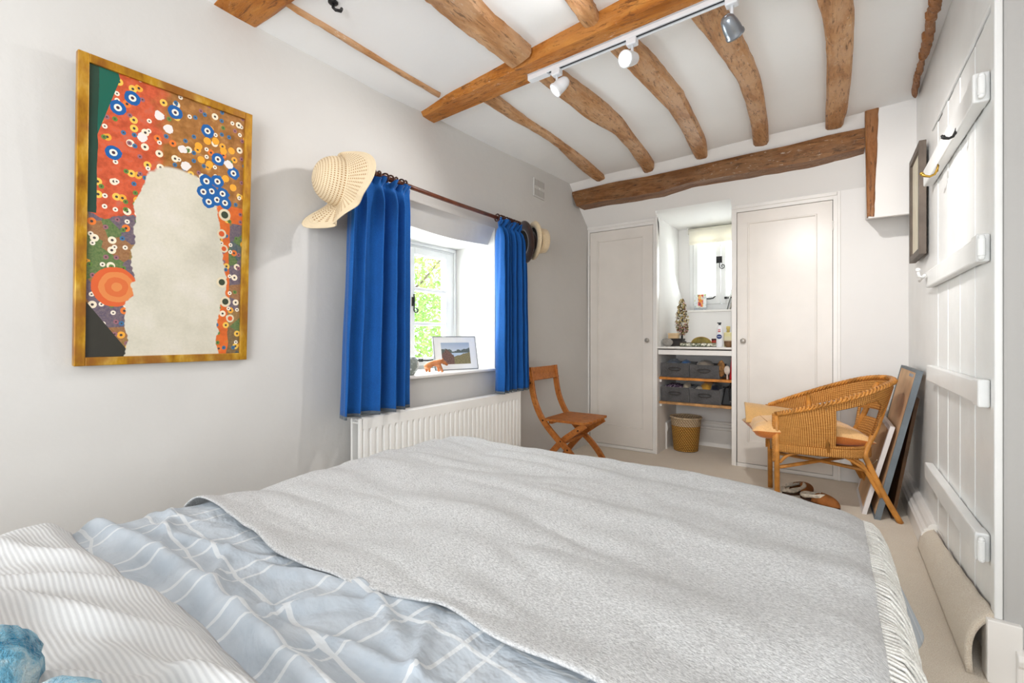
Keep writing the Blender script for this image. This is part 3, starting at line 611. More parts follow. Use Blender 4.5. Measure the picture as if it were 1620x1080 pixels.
# ------------------------------------------------------------ curtain rod, rings, curtains
RDX, RDZ = -1.87, 1.848
rod = root('curtain_rod', (RDX, 2.1, RDZ), 'dark brown wooden curtain rod above the deep window opening', 'curtain rod')
m_ = MB(); m_.tube([(RDX, 1.34, RDZ+.004), (RDX, 2.1, RDZ-.004), (RDX, 2.86, RDZ)], .0125, 14); mk('pole', m_, M_rod, rod, smooth=True)
for y in (1.33, 2.88): m_ = MB(); m_.ball((RDX, y, RDZ), .024, 14, 10); mk('finial', m_, M_rod, rod, smooth=True)
for y in (1.46, 2.70): m_ = MB(); m_.box((XL-.01, y-.012, RDZ-.03), (XL+.012, y+.012, RDZ+.03)); m_.tube([(XL, y, RDZ-.012), (RDX, y, RDZ-.017)], .008, 8); mk('bracket', m_, M_rod, rod)
def curtain(y0t, y1t, y0b, y1b, zb, folds, seed, label, nr):
    zt_ = 1.793; zf = 1.832
    r_ = root('curtain', (RDX, (y0b+y1b)/2, zb), label, 'curtain', 'blue curtains at the casement window')
    rn = random.Random(seed); ph = [rn.uniform(0, 6.28) for _ in range(6)]
    nu, nv = folds*16, 48
    def fn(a, b):
        z = lerp(zf, zb, b); b = b**1.8; z = lerp(zf, zb, b); k = sstep(.0, .12, b)
        y = lerp(lerp(y0t, y1t, a), lerp(y0b, y1b, a), b)
        w = a*folds*2*pi + .9*sin(a*5+ph[0]) + .25*sin(b*3+ph[1]+a*4)
        deep = lerp(.018, .040, k)*(.8+.35*sin(a*9+ph[2]))*1.15
        x = RDX+.012+deep*sin(w)+.008*sin(2*w+ph[3])*k + .005*nz(a*6, b*5, seed)
        y += .010*cos(w)*k
        pin = math.exp(-((z-zt_)/.014)**2); x = lerp(x, RDX+.012+.006*sin(w*1.0), pin*.75)
        if z > zt_: x += (.016*sin(w*2.5+1)+.012)*(z-zt_)/.035; y += .006*sin(w*5)*(z-zt_)/.035; z += .007*sin(w*2+ph[4])*(z-zt_)/.035
        return (x, y, z)
    m_ = MB(); m_.grid(fn, nu, nv); mk('panel', m_, M_blue, r_, smooth=True, solid=.003)
    def hem(a, b):
        p = fn(a, 1-b*.006); return (p[0], p[1], p[2]-.0035+b*.004)
    m_ = MB(); m_.grid(hem, nu, 1); mk('hem', m_, M_lining, r_, smooth=True, solid=.0045)
    for i in range(nr):
        y = lerp(y0t+.01, y1t-.015, (i/(nr-1))**.85)+rn.uniform(-.006, .006); m_ = MB(); tilt = rn.uniform(-.35, .35)
        m_.tube([(RDX+sin(tilt)*0+.024*cos(a*2*pi/16), y+.024*sin(tilt)*cos(a*2*pi/16), RDZ-.002+.024*sin(a*2*pi/16)) for a in range(16)], .0048, 6, closed=True); mk('curtain_ring', m_, M_ring, r_, smooth=True)
    return r_
curtain(1.335, 1.715, 1.285, 1.715, .672, 5, 3, 'wider blue curtain hanging below the floppy straw sun hat', 10)
curtain(2.50, 2.80, 2.49, 2.84, .665, 6, 9, 'narrower blue curtain beside the stacked brown and cream hats', 10)

# ------------------------------------------------------------ hats
def dots(name, c, c2, sc):
    t = NT(name); v = t.mapping(src='UV'); 
    sx = t.n('ShaderNodeSeparateXYZ'); t.l(v, sx.inputs[0])
    a = t.mth('FRACT', t.mth('MULTIPLY', sx.outputs[0], sc[0])); row = t.mth('MULTIPLY', sx.outputs[1], sc[1]); b = t.mth('FRACT', row)
    da = t.mth('SUBTRACT', a, .5); db = t.mth('SUBTRACT', b, .5)
    d = t.mth('SQRT', t.mth('ADD', t.mth('MULTIPLY', da, da), t.mth('MULTIPLY', db, db)))
    band = t.mth('MULTIPLY', t.mth('LESS_THAN', sx.outputs[1], .86), t.mth('GREATER_THAN', sx.outputs[1], .06))
    h = t.mth('MULTIPLY', t.mth('LESS_THAN', d, .23), band)
    nn_ = t.noise(v, 40, 3); base = t.ramp(nn_, [(.3, tuple(x*.95 for x in c)), (.7, c)])
    t.col(t.mix(h, base, c2)); t.bump(t.mth('SUBTRACT', 1.0, t.mth('MULTIPLY', d, 1.2)), .35, .003); t.set(.7, .2); return t.m
M_straw = dots('crochet_straw', (240, 220, 186), (168, 122, 70), (64, 26))
def surf_uv(name, fn, nu, nv, mat, parent=None, solid=.003, label=None, cat=None, group=None):
    m_ = MB(); m_.grid(fn, nu, nv); vs0 = m_.v
    loc = WL[parent.name] if parent else Vector((sum(p[0] for p in vs0)/len(vs0), sum(p[1] for p in vs0)/len(vs0), min(p[2] for p in vs0)))
    me = bpy.data.meshes.new(name); me.from_pydata([tuple(Vector(p)-loc) for p in vs0], [], m_.f)
    uv = me.uv_layers.new(name='UVMap')
    for pl in me.polygons:
        for li in pl.loop_indices:
            vi = me.loops[li].vertex_index; uv.data[li].uv = ((vi % (nu+1))/nu, (vi//(nu+1))/nv)
    me.polygons.foreach_set('use_smooth', [True]*len(me.polygons)); me.materials.append(mat)
    o = bpy.data.objects.new(name, me); C.objects.link(o); WL[o.name] = loc
    if parent: o.parent = parent
    else: o.location = loc
    if solid: m = o.modifiers.new('s', 'SOLIDIFY'); m.thickness = solid
    tag(o, label, cat, group); return o
hc = on_x(538, 288, -1.80)
hax = (-R*.80-F*.60+Z*.10).normalized()
e_up = (Z-hax*Z.dot(hax)).normalized(); e_v = (-F-hax*(-F).dot(hax)).normalized()      # e_v: brim direction facing into the room
HM = frameM(hc, e_up, e_v, hax)
def lobe(th, deg, w): d = (th-radians(deg)+pi) % (2*pi)-pi; return math.exp(-(d/radians(w))**2)
def strawhat(a, b):
    th = a*2*pi; s_ = b
    if s_ < .50:
        q = s_/.50; r = .108*sin(q*pi/2)**.9; h = .115*cos(q*pi/2)**.9
    else:
        q = (s_-.50)/.50
        R1 = .140+.095*lobe(th, 85, 42)+.065*lobe(th, 160, 20)+.095*lobe(th, 205, 22)+.03*lobe(th, 270, 40)-.014*lobe(th, 0, 40)
        r = lerp(.108, R1, q**.9)*(1-.06*sin(pi*q)*lobe(th, 130, 20))
        h = q*(-.075*lobe(th, 75, 45)+.030*lobe(th, 160, 18)-.035*lobe(th, 187, 9)+.115*lobe(th, 210, 20)-.03*lobe(th, 130, 16)+.02*lobe(th, 0, 30))
    return tuple(HM @ Vector((r*cos(th), r*sin(th), h)))
surf_uv('sun_hat', strawhat, 96, 60, M_straw, solid=.003, label='cream crocheted floppy sun hat hung on the near end of the curtain rod', cat='hat')
M_felt = simple('dark_brown_felt', (52, 30, 20), .8, .15, 20, .3, 200, sheen=.4); M_cream = cloth('cream_straw', (226, 202, 166), .4, 200, .06); M_band = simple('dark_hatband', (52, 48, 40), .7)
def hat(name, base, ax, R_, rc, hh, mat, bandm, label, oval=1.0):
    r_ = root(name, base, label, 'hat'); Mx = axisM(base, ax) @ Matrix.Diagonal((1, oval, 1, 1))
    m_ = MB(); m_.lathe([(rc*.01, hh*.96), (rc*.55, hh*.99), (rc*.82, hh), (rc*.9, hh*.94), (rc*.95, hh*.6), (rc, hh*.1), (rc*1.03, 0), (rc*1.2, -.004), (R_*.95, .004), (R_, .012), (R_*.99, .007), (R_*.94, -.001), (rc*1.2, -.008), (rc*.97, -.004), (rc*.95, hh*.1), (rc*.9, hh*.6), (rc*.84, hh*.92), (rc*.01, hh*.92)], 40, Mx, cap=False)
    mk('body', m_, mat, r_, smooth=True)
    m_ = MB(); m_.lathe([(rc*1.005, .004), (rc*1.03, .006), (rc*.99, .036), (rc*.965, .036)], 40, Mx, cap=True); mk('hat_band', m_, bandm, r_, smooth=True); return r_
p1 = on_x(828, 383, -1.83)
hat('felt_hat', p1, (.52, .85, .12), .150, .085, .075, M_felt, M_band, 'dark brown felt hat with its hollow facing out, at the far rod end')
hat('cream_hat', p1+Vector((.040, .058, .018)), (.55, .83, .02), .138, .095, .105, M_cream, M_band, 'cream hat with dark band stacked behind the brown felt hat')

# ------------------------------------------------------------ vent
p = on_x(852, 299, XL); r_ = root('wall_vent', (XL, p.y, p.z-.07), 'small white slotted air vent high on the wall right of the curtain rod', 'vent')
m_ = MB(); m_.box((XL-.002, p.y-.085, p.z-.075), (XL+.010, p.y+.085, p.z+.075)); mk('plate', m_, M_wall, r_, bevel=.003)
m_ = MB()
for j in (-1, 1):
    for i in range(7): y = p.y-.066+i*.022; m_.box((XL+.006, y-.003, p.z+j*.038-.026), (XL+.0105, y+.003, p.z+j*.038+.026))
mk('slots', m_, simple('vent_slot_grey', (122, 114, 106), .8), r_, kind='stuff')
m_ = MB(); m_.ball((XL+.010, p.y, p.z), .005, 8, 5); mk('screw', m_, M_paint, r_)

# ------------------------------------------------------------ large framed print: abstract, same colours
def uvplane(name, M, w, h, mat, parent, nu=1, nv=1, bulge=0):
    loc = WL[parent.name]; me = bpy.data.meshes.new(name)
    me.from_pydata([tuple((M @ Vector(q))-loc) for q in ((0, 0, 0), (w, 0, 0), (w, h, 0), (0, h, 0))], [], [(0, 1, 2, 3)])
    uv = me.uv_layers.new(name='UVMap')
    for li, q in enumerate(((0, 0), (1, 0), (1, 1), (0, 1))): uv.data[li].uv = q
    me.materials.append(mat); o = bpy.data.objects.new(name, me); C.objects.link(o); o.parent = parent; WL[o.name] = loc; return o
def print_mat():
    t = NT('abstract_print'); v = t.mapping(src='UV'); sx = t.n('ShaderNodeSeparateXYZ'); t.l(v, sx.inputs[0]); U, V_ = sx.outputs[0], sx.outputs[1]
    asp = t.mapping((1, 1.85, 1), src='UV')
    def ss(x, a, b):
        m = t.n('ShaderNodeMapRange', interpolation_type='SMOOTHSTEP'); t.l(x, m.inputs[0]) if not isinstance(x, float) else None
        m.inputs[1].default_value = a; m.inputs[2].default_value = b; return m.outputs[0]
    n1 = t.noise(asp, 3.2, 4, .6); n2 = t.noise(asp, 14, 4, .65); n3 = t.noise(asp, 60, 3, .7)
    def vor(scale, rnd_=.9, off=(0, 0, 0)):
        m = t.n('ShaderNodeMapping'); m.inputs['Location'].default_value = off; t.l(asp, m.inputs[0])
        x = t.n('ShaderNodeTexVoronoi'); t.l(m.outputs[0], x.inputs['Vector']); x.inputs['Scale'].default_value = scale; x.inputs['Randomness'].default_value = rnd_
        x.voronoi_dimensions = '2D'; return x
    def rnd(x): 
        s = t.n('ShaderNodeSeparateColor'); t.l(x.outputs['Color'], s.inputs[0]); return s.outputs[0], s.outputs[1]
    def over(c, mask, col): return t.mix(mask, c, col)
    def circ(cx, cy, r, rag=.0):
        a = t.mth('SUBTRACT', U, cx); b = t.mth('MULTIPLY', t.mth('SUBTRACT', V_, cy), 1.85)
        d = t.mth('SQRT', t.mth('ADD', t.mth('MULTIPLY', a, a), t.mth('MULTIPLY', b, b)))
        if rag: d = t.mth('ADD', d, t.mth('MULTIPLY', t.mth('SUBTRACT', n2, .5), rag))
        return t.mth('LESS_THAN', d, r)
    # ground colours: orange-red left, golden brown right
    red = t.ramp(n2, [(.35, (176, 74, 44)), (.55, (208, 92, 58)), (.7, (190, 104, 84))]); brown = t.ramp(n2, [(.3, (128, 84, 34)), (.55, (164, 110, 56)), (.72, (190, 142, 84))])
    c = t.mix(ss(t.mth('ADD', U, t.mth('MULTIPLY', t.mth('SUBTRACT', n1, .5), .35)), .38, .46), red, brown)
    # lower part: patchwork of green, plum, olive, rust
    pv = vor(9); pr, pg = rnd(pv)
    patch = t.ramp(pr, [(0, (74, 112, 60)), (.2, (112, 84, 52)), (.4, (92, 78, 108)), (.55, (150, 96, 60)), (.7, (50, 80, 100)), (.85, (150, 110, 60))], 'CONSTANT')
    patch = t.mix(.25, patch, t.ramp(n3, [(.3, (60, 60, 50)), (.7, (190, 170, 120))]))
    c = t.mix(t.mth('MULTIPLY', t.mth('LESS_THAN', t.mth('ADD', V_, t.mth('MULTIPLY', n1, .12)), .56), t.mth('LESS_THAN', U, .5)), c, patch)
    orr = t.ramp(n2, [(.3, (196, 92, 38)), (.6, (222, 108, 42)), (.75, (196, 130, 54))])
    c = t.mix(t.mth('MULTIPLY', t.mth('LESS_THAN', V_, .62), t.mth('GREATER_THAN', U, .5)), c, orr)
    c = t.mix(t.mth('MULTIPLY', t.mth('LESS_THAN', V_, .55), t.mth('GREATER_THAN', t.mth('ADD', U, t.mth('MULTIPLY', n1, .1)), .95)), c, patch)
    # dots everywhere
    for sc, off, r0, cols_, lo, th in ((11, (3, 1, 0), .26, [(232, 164, 60), (226, 120, 50), (238, 222, 196), (236, 190, 84)], 0, .45), (16, (7, 5, 0), .24, [(60, 110, 150), (96, 130, 60), (236, 224, 206), (150, 100, 110)], 0, .5)):
        x = vor(sc, .8, off); a, b = rnd(x); m = t.mth('MULTIPLY', t.mth('LESS_THAN', x.outputs['Distance'], r0), t.mth('GREATER_THAN', b, th))
        dc = t.ramp(a, [(i/4, q) for i, q in enumerate(cols_)], 'CONSTANT'); c = t.mix(m, c, dc)
        m2 = t.mth('MULTIPLY', t.mth('LESS_THAN', x.outputs['Distance'], r0*.35), t.mth('GREATER_THAN', b, th)); c = t.mix(m2, c, (70, 60, 60))
    # dark teal edge band, dark wedge low down
    c = over(c, t.mth('LESS_THAN', t.mth('ADD', U, t.mth('MULTIPLY', t.mth('ABSOLUTE', t.mth('SUBTRACT', V_, .98)), .55)), .17), (20, 94, 78))
    c = over(c, t.mth('MULTIPLY', t.mth('LESS_THAN', t.mth('ADD', U, t.mth('MULTIPLY', n1, .03)), .07), t.mth('GREATER_THAN', V_, .5)), (34, 66, 54))
    c = over(c, t.mth('LESS_THAN', t.mth('ADD', t.mth('MULTIPLY', U, .9), t.mth('MULTIPLY', V_, 1.2)), .24), (52, 50, 44))
    c = over(c, t.mth('MULTIPLY', circ(.16, .25, .13, .02), t.mth('GREATER_THAN', t.mth('SINE', t.mth('MULTIPLY', n1, 9.0)), -2)), (214, 96, 50))
    for q in (.10, .065, .03): c = t.mix(.6, c, t.mix(circ(.17, .25, q, .02), c, (222, 150, 84) if q != .065 else (208, 86, 44)))
    # broad ivory field: a plain upright cloud of pigment
    wv = t.mth('MULTIPLY', t.mth('SINE', t.mth('ADD', t.mth('MULTIPLY', V_, 11.0), 1.0)), .055)
    du = t.mth('DIVIDE', t.mth('ADD', t.mth('SUBTRACT', U, .535), t.mth('ADD', t.mth('MULTIPLY', wv, .35), t.mth('MULTIPLY', t.mth('SUBTRACT', n1, .5), .26))), .305)
    dv = t.mth('DIVIDE', t.mth('MAXIMUM', t.mth('SUBTRACT', V_, .28), 0.0), .44)
    q_ = t.mth('ADD', t.mth('POWER', t.mth('ABSOLUTE', du), 2.6), t.mth('POWER', dv, 2.4))
    m = t.n('ShaderNodeMapRange'); t.l(q_, m.inputs[0]); m.inputs[1].default_value = 1.02; m.inputs[2].default_value = .97; iv = m.outputs[0]
    ivc = t.ramp(n1, [(.3, (196, 190, 172)), (.5, (212, 205, 188)), (.7, (220, 212, 200))]); ivc = t.mix(.2, ivc, t.ramp(n3, [(.3, (190, 186, 170)), (.7, (230, 222, 204))]))
    c = t.mix(iv, c, ivc)
    # cluster of blue dots
    for (x_, y_) in ((.72, .70), (.80, .71), (.76, .665), (.84, .665), (.70, .655), (.80, .635), (.74, .62), (.86, .63), (.50, .93), (.72, .90), (.80, .80), (.16, .88), (.24, .93), (.14, .72), (.92, .76)):
        c = over(c, circ(x_, y_, .046, .03), (24, 92, 158)); c = over(c, circ(x_, y_, .022, .01), (232, 228, 214)); c = over(c, circ(x_, y_, .010), (70, 46, 60))
    for (x_, y_) in ((.66, .83), (.72, .86), (.78, .87), (.84, .84), (.68, .78), (.74, .77), (.90, .85), (.86, .73), (.92, .70)): c = over(c, circ(x_, y_, .026, .012), (234, 164, 52))
    for (x_, y_) in ((.40, .90), (.46, .86), (.55, .80), (.30, .80), (.58, .74), (.88, .79)): c = over(c, circ(x_, y_, .03, .06), (230, 222, 218))
    for (x_, y_, r_) in ((.86, .58, .045), (.84, .50, .035), (.86, .44, .03), (.85, .30, .04), (.88, .22, .04), (.92, .15, .03)): c = over(c, circ(x_, y_, r_, .01), (220, 206, 176)); c = over(c, circ(x_, y_, r_*.6), (56, 66, 48) if r_ > .035 else (216, 92, 44))
    t.col(c); t.bump(n3, .1, .002); t.set(.28, .35, coat=.3); return t.m
top_x, bot_x = -1.905, -1.953
PZ0, PZ1, PY0, PY1 = .955, 1.925, .408, .925
pr = root('framed_print', (bot_x, (PY0+PY1)/2, PZ0), 'large abstract print in a mottled gold frame on the wall left of the curtains', 'picture')
upv = Vector((top_x-bot_x, 0, PZ1-PZ0)); PH = upv.length; upv.normalize(); nv_ = Vector((0, 1, 0)).cross(upv); PM = frameM((bot_x, PY0, PZ0), (0, 1, 0), upv, nv_)
PW = PY1-PY0; fw = .027
t = NT('mottled_gold_leaf'); v = t.mapping(); a = t.noise(t.mapping((1, 1, .35)), 22, 4, .6); b = t.noise(v, 9, 3)
t.col(t.mix(t.ramp(b, [(.45, 0.0), (.65, .8)]), t.ramp(a, [(.3, (136, 84, 16)), (.5, (190, 140, 30)), (.7, (226, 186, 92))]), (150, 92, 40))); t.set(.35, .4, .35); t.bump(a, .2, .003); M_gold = t.m
for nm, a_, b_ in (('frame_side', (0, 0), (fw, PH)), ('frame_side', (PW-fw, 0), (PW, PH)), ('frame_rail', (fw, 0), (PW-fw, fw)), ('frame_rail', (fw, PH-fw), (PW-fw, PH))):
    m_ = MB(); m_.box((a_[0], a_[1], -.012), (b_[0], b_[1], .012), PM); mk(nm, m_, M_gold, pr, bevel=.002)
uvplane('print', PM @ Matrix.Translation((fw-.002, fw-.002, .003)), PW-2*fw+.004, PH-2*fw+.004, print_mat(), pr)
m_ = MB(); m_.box((.003, .003, -.011), (PW-.003, PH-.003, 0), PM); mk('backing', m_, simple('backing_card', (120, 92, 60), .8), pr)

# ------------------------------------------------------------ framed picture on the right wall
t = NT('pale_watercolour'); v = t.mapping(src='UV'); t.col(t.ramp(t.noise(v, 4, 4), [(.3, (226, 216, 190)), (.7, (240, 234, 214))])); t.set(.6); M_pale = t.m
p0 = (XR-.045, 3.27, 1.485); w_, h_ = .40, .605
wp = root('wall_picture', (XR, 3.47, 1.485), 'dark grey-brown framed picture hanging beyond the ledged door', 'picture')
M_gf = simple('taupe_frame', (106, 94, 84), .5, .08)
PM2 = frameM((XR-.03, 3.67, 1.485), (0, -1, 0), (0, 0, 1), (-1, 0, 0)); fw = .035
m_ = MB()
for a_, b_ in (((0, 0), (fw, h_)), ((w_-fw, 0), (w_, h_)), ((fw, 0), (w_-fw, fw)), ((fw, h_-fw), (w_-fw, h_))): m_.box((a_[0], a_[1], -.018), (b_[0], b_[1], .012), PM2)
mk('frame', m_, M_gf, wp, bevel=.002); uvplane('mount', PM2 @ Matrix.Translation((fw-.002, fw-.002, .0)), w_-2*fw+.004, h_-2*fw+.004, simple('cream_mount', (238, 230, 208), .7, .02), wp)
uvplane('artwork', PM2 @ Matrix.Translation((.09, .10, .001)), w_-.18, h_-.2, M_pale, wp)

# ------------------------------------------------------------ spotlight track
TA = on_z(838, 130, 2.292); TB = on_z(1165, -3, 2.292); td = (TB-TA).normalized(); TE = TA+td*1.95
tr_ = root('spotlight_track', TA, 'white metal lighting track fixed under the orange-brown cross beam', 'lighting track')
sd = Z.cross(td).normalized()
def tM(o): return frameM(o, td, sd, Z)
TL = (TE-TA).length
m_ = MB(); m_.box((0, -.018, .004), (TL, -.010, .03), tM(TA)); m_.box((0, .010, .004), (TL, .018, .03), tM(TA)); m_.box((0, -.018, .022), (TL, .018, .034), tM(TA)); m_.box((.0, -.018, .0), (.11, .018, .03), tM(TA)); mk('rail', m_, M_rail, tr_, bevel=.0015)
m_ = MB(); m_.box((.11, -.010, .012), (TL, .010, .023), tM(TA)); mk('slot', m_, M_dark, tr_)
def spotlight(s_, aim, label, lit, power, hp):
    o = TA+td*s_; r_ = root('track_spotlight', o-Z*.12, label, 'spotlight', 'spotlights on the white track')
    m_ = MB(); m_.box((-.022, -.017, -.022), (.022, .017, .006), tM(o)); mk('adapter', m_, M_rail, r_, bevel=.004)
    m_ = MB(); m_.tube([o-Z*.02, o-Z*.055, hp], .006, 8); mk('stem', m_, M_rail, r_, smooth=True)
    ax = Vector(aim).normalized(); Mx = axisM(hp, ax)
    m_ = MB(); m_.lathe([(.004, -.052), (.016, -.050), (.024, -.040), (.029, -.018), (.031, .0), (.031, .018), (.034, .022), (.034, .030), (.029, .030), (.027, .018)], 24, Mx, cap=False)
    mk('head', m_, M_steel if lit == 2 else M_rail, r_, smooth=True)
    m_ = MB(); m_.lathe([(.001, .028), (.018, .028), (.028, .024), (.028, .016)], 24, Mx, cap=True); mk('bulb', m_, M_lamp_on if lit == 1 else M_lamp_soft, r_, smooth=True)
    return r_
def along(u):   # distance along the track at image column u
    best = min(range(1, 1900), key=lambda i: abs((lambda q: CX+FPX*((q-E).dot(R)/(q-E).dot(F)))(TA+td*i*.001)-u)); return best*.001
for u, (hu, hv), aim, lab, lit, pw in ((881, (885, 137), (-.55, -.42, -.65), 'white spotlight head at the near end of the track, turned towards the window wall', 0, 0),
                                 (1000, (995, 93), (-.25, -.85, -.35), 'glaring lit white spotlight in the middle of the track', 1, 0),
                                 (1158, (1158, 45), (.26, .78, -.50), 'silver-backed spotlight head facing away, nearest the track end over the cupboards', 2, 0)):
    s_ = along(u); o = TA+td*s_; d = ray(hu, hv); hp = E+d*((o-E).dot(F)); spotlight(s_, aim, lab, lit, pw, hp)
    ax = Vector(aim).normalized(); P_ = {0: 22, 1: 10, 2: 72}[lit]
    spot('track_lamp_beam', hp+ax*.05, hp+ax*1.0, P_, (1, .98, .96), {0: 125, 1: 140, 2: 92}[lit], .03, 1.0)

# ------------------------------------------------------------ bed
BX0, BX1, BY1, BY0, BZ = -1.46, .095, 1.63, -.45, .60
bed = root('bed', (-.68, .6, 0), 'double bed with pale upholstered base filling the foreground', 'bed')
m_ = MB(); m_.box((BX0+.05, BY0, .03), (BX1-.07, BY1-.09, .30)); mk('bed_base', m_, cloth('divan_cream', (214, 206, 194)), bed, bevel=.02)
m_ = MB(); m_.box((BX0+.05, BY0, .30), (BX1-.07, BY1-.09, .52)); mk('mattress', m_, cloth('mattress_white', (228, 226, 222)), bed, bevel=.05)
def wrap(s_, a0, a1, r=.085):        # flat cloth coordinate -> (position, drop): arcs over both edges
    if s_ < a0+r:
        q = (a0+r-s_); ar = q/r
        if ar < pi/2: return a0+r-r*sin(ar), r-r*cos(ar)
        return a0-.02*sin((q-r*pi/2)*6), r+(q-r*pi/2)
    if s_ > a1-r:
        q = s_-(a1-r); ar = q/r
        if ar < pi/2: return a1-r+r*sin(ar), r-r*cos(ar)
        return a1+.02*sin((q-r*pi/2)*6), r+(q-r*pi/2)
    return s_, 0
def bedz(x, y):    # gentle body of the mattress and duvet
    z = BZ+.016*nz(x, y, .3, 2.2)+.010*nz(x, y, 3, 4.5)
    z += .012*math.exp(-((x+1.25)/.22)**2-((y-1.3)/.35)**2)
    return z - .012*sstep(-.35, .05, x)
def folds(x, y):
    f = 0
    for i, (cx, cy, ang, L, w, h) in enumerate(FOLDS):
        dx, dy = x-cx, y-cy; a = dx*cos(ang)+dy*sin(ang); b = -dx*sin(ang)+dy*cos(ang); b += .02*sin(a*9+i)
        f += h*math.exp(-(b/w)**2)*math.exp(-(a/L)**2)
    return f
rf = random.Random(11)
FOLDS = [(-1.25, .42, -.25, .22, .010, .012), (-1.1, .46, .35, .18, .012, .014), (-.95, .42, -.6, .14, .010, .014), (-.85, .50, .1, .16, .012, .012), (-.72, .43, .7, .12, .012, .016),
         (-.62, .49, -.35, .13, .011, .014), (-.55, .41, .25, .14, .010, .014), (-.46, .46, -.8, .10, .010, .014), (-.38, .40, .4, .12, .012, .014), (-1.35, .46, .1, .12, .010, .010), (-.78, .385, -.2, .16, .008, .010)]
def duvet(a, b):
    sx_ = lerp(BX0-.22, BX1+.22, a); sy_ = lerp(.22, BY1+.26, b)
    x, dx = wrap(sx_, BX0, BX1); y, dy = wrap(sy_, -9, BY1)
    z = bedz(x, y)-dx-dy*(1 if dx < .02 else .25) + folds(x, y) + (.006*nz(x, y, 9, 16)+.010*abs(nz(x, y, 4, 8)) if y < .75 else 0)
    if dx > .085 or dy > .085: x += .02*sin(sy_*18)*clamp((dx-.085)*5); y += .02*sin(sx_*18)*clamp((dy-.085)*5)
    # rolled fold where the duvet is turned back near the pillows
    z += .028*math.exp(-((y-.345-.02*sin(x*5))/.022)**2)*(1-sstep(.02, .08, dx))
    return (x, y, max(z-.006-.014*sstep(.56, .62, y), .29))
mb = MB(); mb.grid(duvet, 230, 210)
mk('duvet', mb, M_duvet, smooth=True, solid=.004, label='pale blue duvet with thin white check, wrinkled, under the grey throw', cat='duvet')
def throwf(a, b):
    sy_ = lerp(.0, 1.0, b); sx_ = lerp(BX0-.015, BX1-.025, a)
    x, dx = wrap(sx_, BX0-.004, BX1+.004, .09); near = .525+.010*sin(x*8)+.006*sin(x*23+1)+.018*nz(x, 1, 0, 3)+.012*sstep(-1, 0, x)
    s2 = lerp(near, BY1+.22, sy_); y, dy = wrap(s2, -9, BY1+.006, .11)
    z = bedz(x, y)-dx-dy*(1 if dx < .02 else .5)+.007
    z += .016*nz(x*1.0, y*2.6, 2, 2.6)+.018*abs(nz(x*.8+y*.5, y*3.0, 5, 3.2))*sstep(.1, -.7, x)-.004
    z += .004*nz(x, y, 8, 14)
    lift = math.exp(-((y-near)/.02)**2); z += lift*(.001+.003*abs(nz(x, 3, 0, 7)))
    if dx > .10 or dy > .11: y += .012*sin(sx_*20)*clamp((dy-.1)*5)
    return (x, y, max(z, .32))
mb = MB(); mb.grid(throwf, 220, 190)
th = mk('throw_blanket', mb, M_throw, smooth=True, solid=.004, label='light grey fringed wool throw spread over the foot half of the bed', cat='blanket')
# fringe along the right edge
m_ = MB(); rf = random.Random(5); M_fr = cloth('pale_fringe', (226, 223, 216), .3, 300, .05)
for i in range(125):
    b = clamp((i+.3*sin(i*7))/124.4); p0_ = Vector(throwf(1.0, b)); 
    if p0_.z < .40: continue
    L = rf.uniform(.10, .145); sw = rf.uniform(-.03, .03)+.03*sin(i*.23); p_ = [p0_+Vector((-.004, 0, .004))]
    for k in range(1, 6):
        q = k/5; p_.append(p0_+Vector((.052*sin(q*1.5)+rf.uniform(-.002, .002), sw*q+rf.uniform(-.002, .002), .006-L*q*q*.95-L*q*.05)))
    m_.tube(p_, [.0036, .0034, .0030, .0030, .0034, .0022], 5)
mk('fringe', m_, M_fr, th, smooth=True, kind='stuff')
# loose duvet corner hanging past the throw
def dcorner(a, b):
    s_ = lerp(1.05, 1.60, a); pk = math.exp(-((s_-1.46)/(.20 if s_ < 1.46 else .07))**2)
    return (BX1+.004+.075*b*pk+.006*sin(s_*26)*b, s_+.04*b*pk, .50-b*(.05+.135*pk)+.006*sin(s_*13))
mb = MB(); mb.grid(dcorner, 60, 20); mk('valance', mb, M_duvet, bed, smooth=True, solid=.006, label='pale blue checked bedding edge hanging over the side')
# white ribbed cover over the pillows
def ribc(a, b):
    sx_ = lerp(BX0-.15, BX1+.12, a); x, dx = wrap(sx_, BX0-.012, BX1, .10); edge = .298+.018*sin(x*7+1)+.008*nz(x, 2, 0, 8); y = lerp(-.46, edge, b)
    z = bedz(x, y)-dx+.030+.030*math.exp(-((y-.02)/.2)**2)*sstep(-1.4, -1.1, x)*(1-sstep(-.3, .0, x))
    z += .022*nz(x*1.2, y*2.2, 7, 3.4)+.012*nz(x, y, 11, 8)+.006*abs(nz(x, y, 2, 14))
    for (cx, cy, an, L_, w_, h_2) in ((-1.0, .16, .9, .14, .02, .03), (-.85, .2, .5, .16, .018, .024), (-.7, .10, 1.0, .14, .02, .03), (-1.15, .22, .3, .16, .018, .02), (-.6, .24, .3, .14, .016, .02), (-.78, .03, -.3, .2, .02, .03), (-.5, .2, .9, .1, .02, .022), (-.95, .05, .2, .15, .02, .024)):
        u_ = (x-cx)*cos(an)+(y-cy)*sin(an); w2_ = -(x-cx)*sin(an)+(y-cy)*cos(an); z += h_2*math.exp(-(w2_/w_)**2-(u_/L_)**2)
    q = sstep(edge-.05, edge, y); z -= .030*q*q
    return (x, y, max(z, .3))
mb = MB(); mb.grid(ribc, 200, 120)
mk('bed_cover', mb, M_rib, smooth=True, solid=.006, label='white ribbed cotton cover rumpled over the pillow end of the bed', cat='bedding')
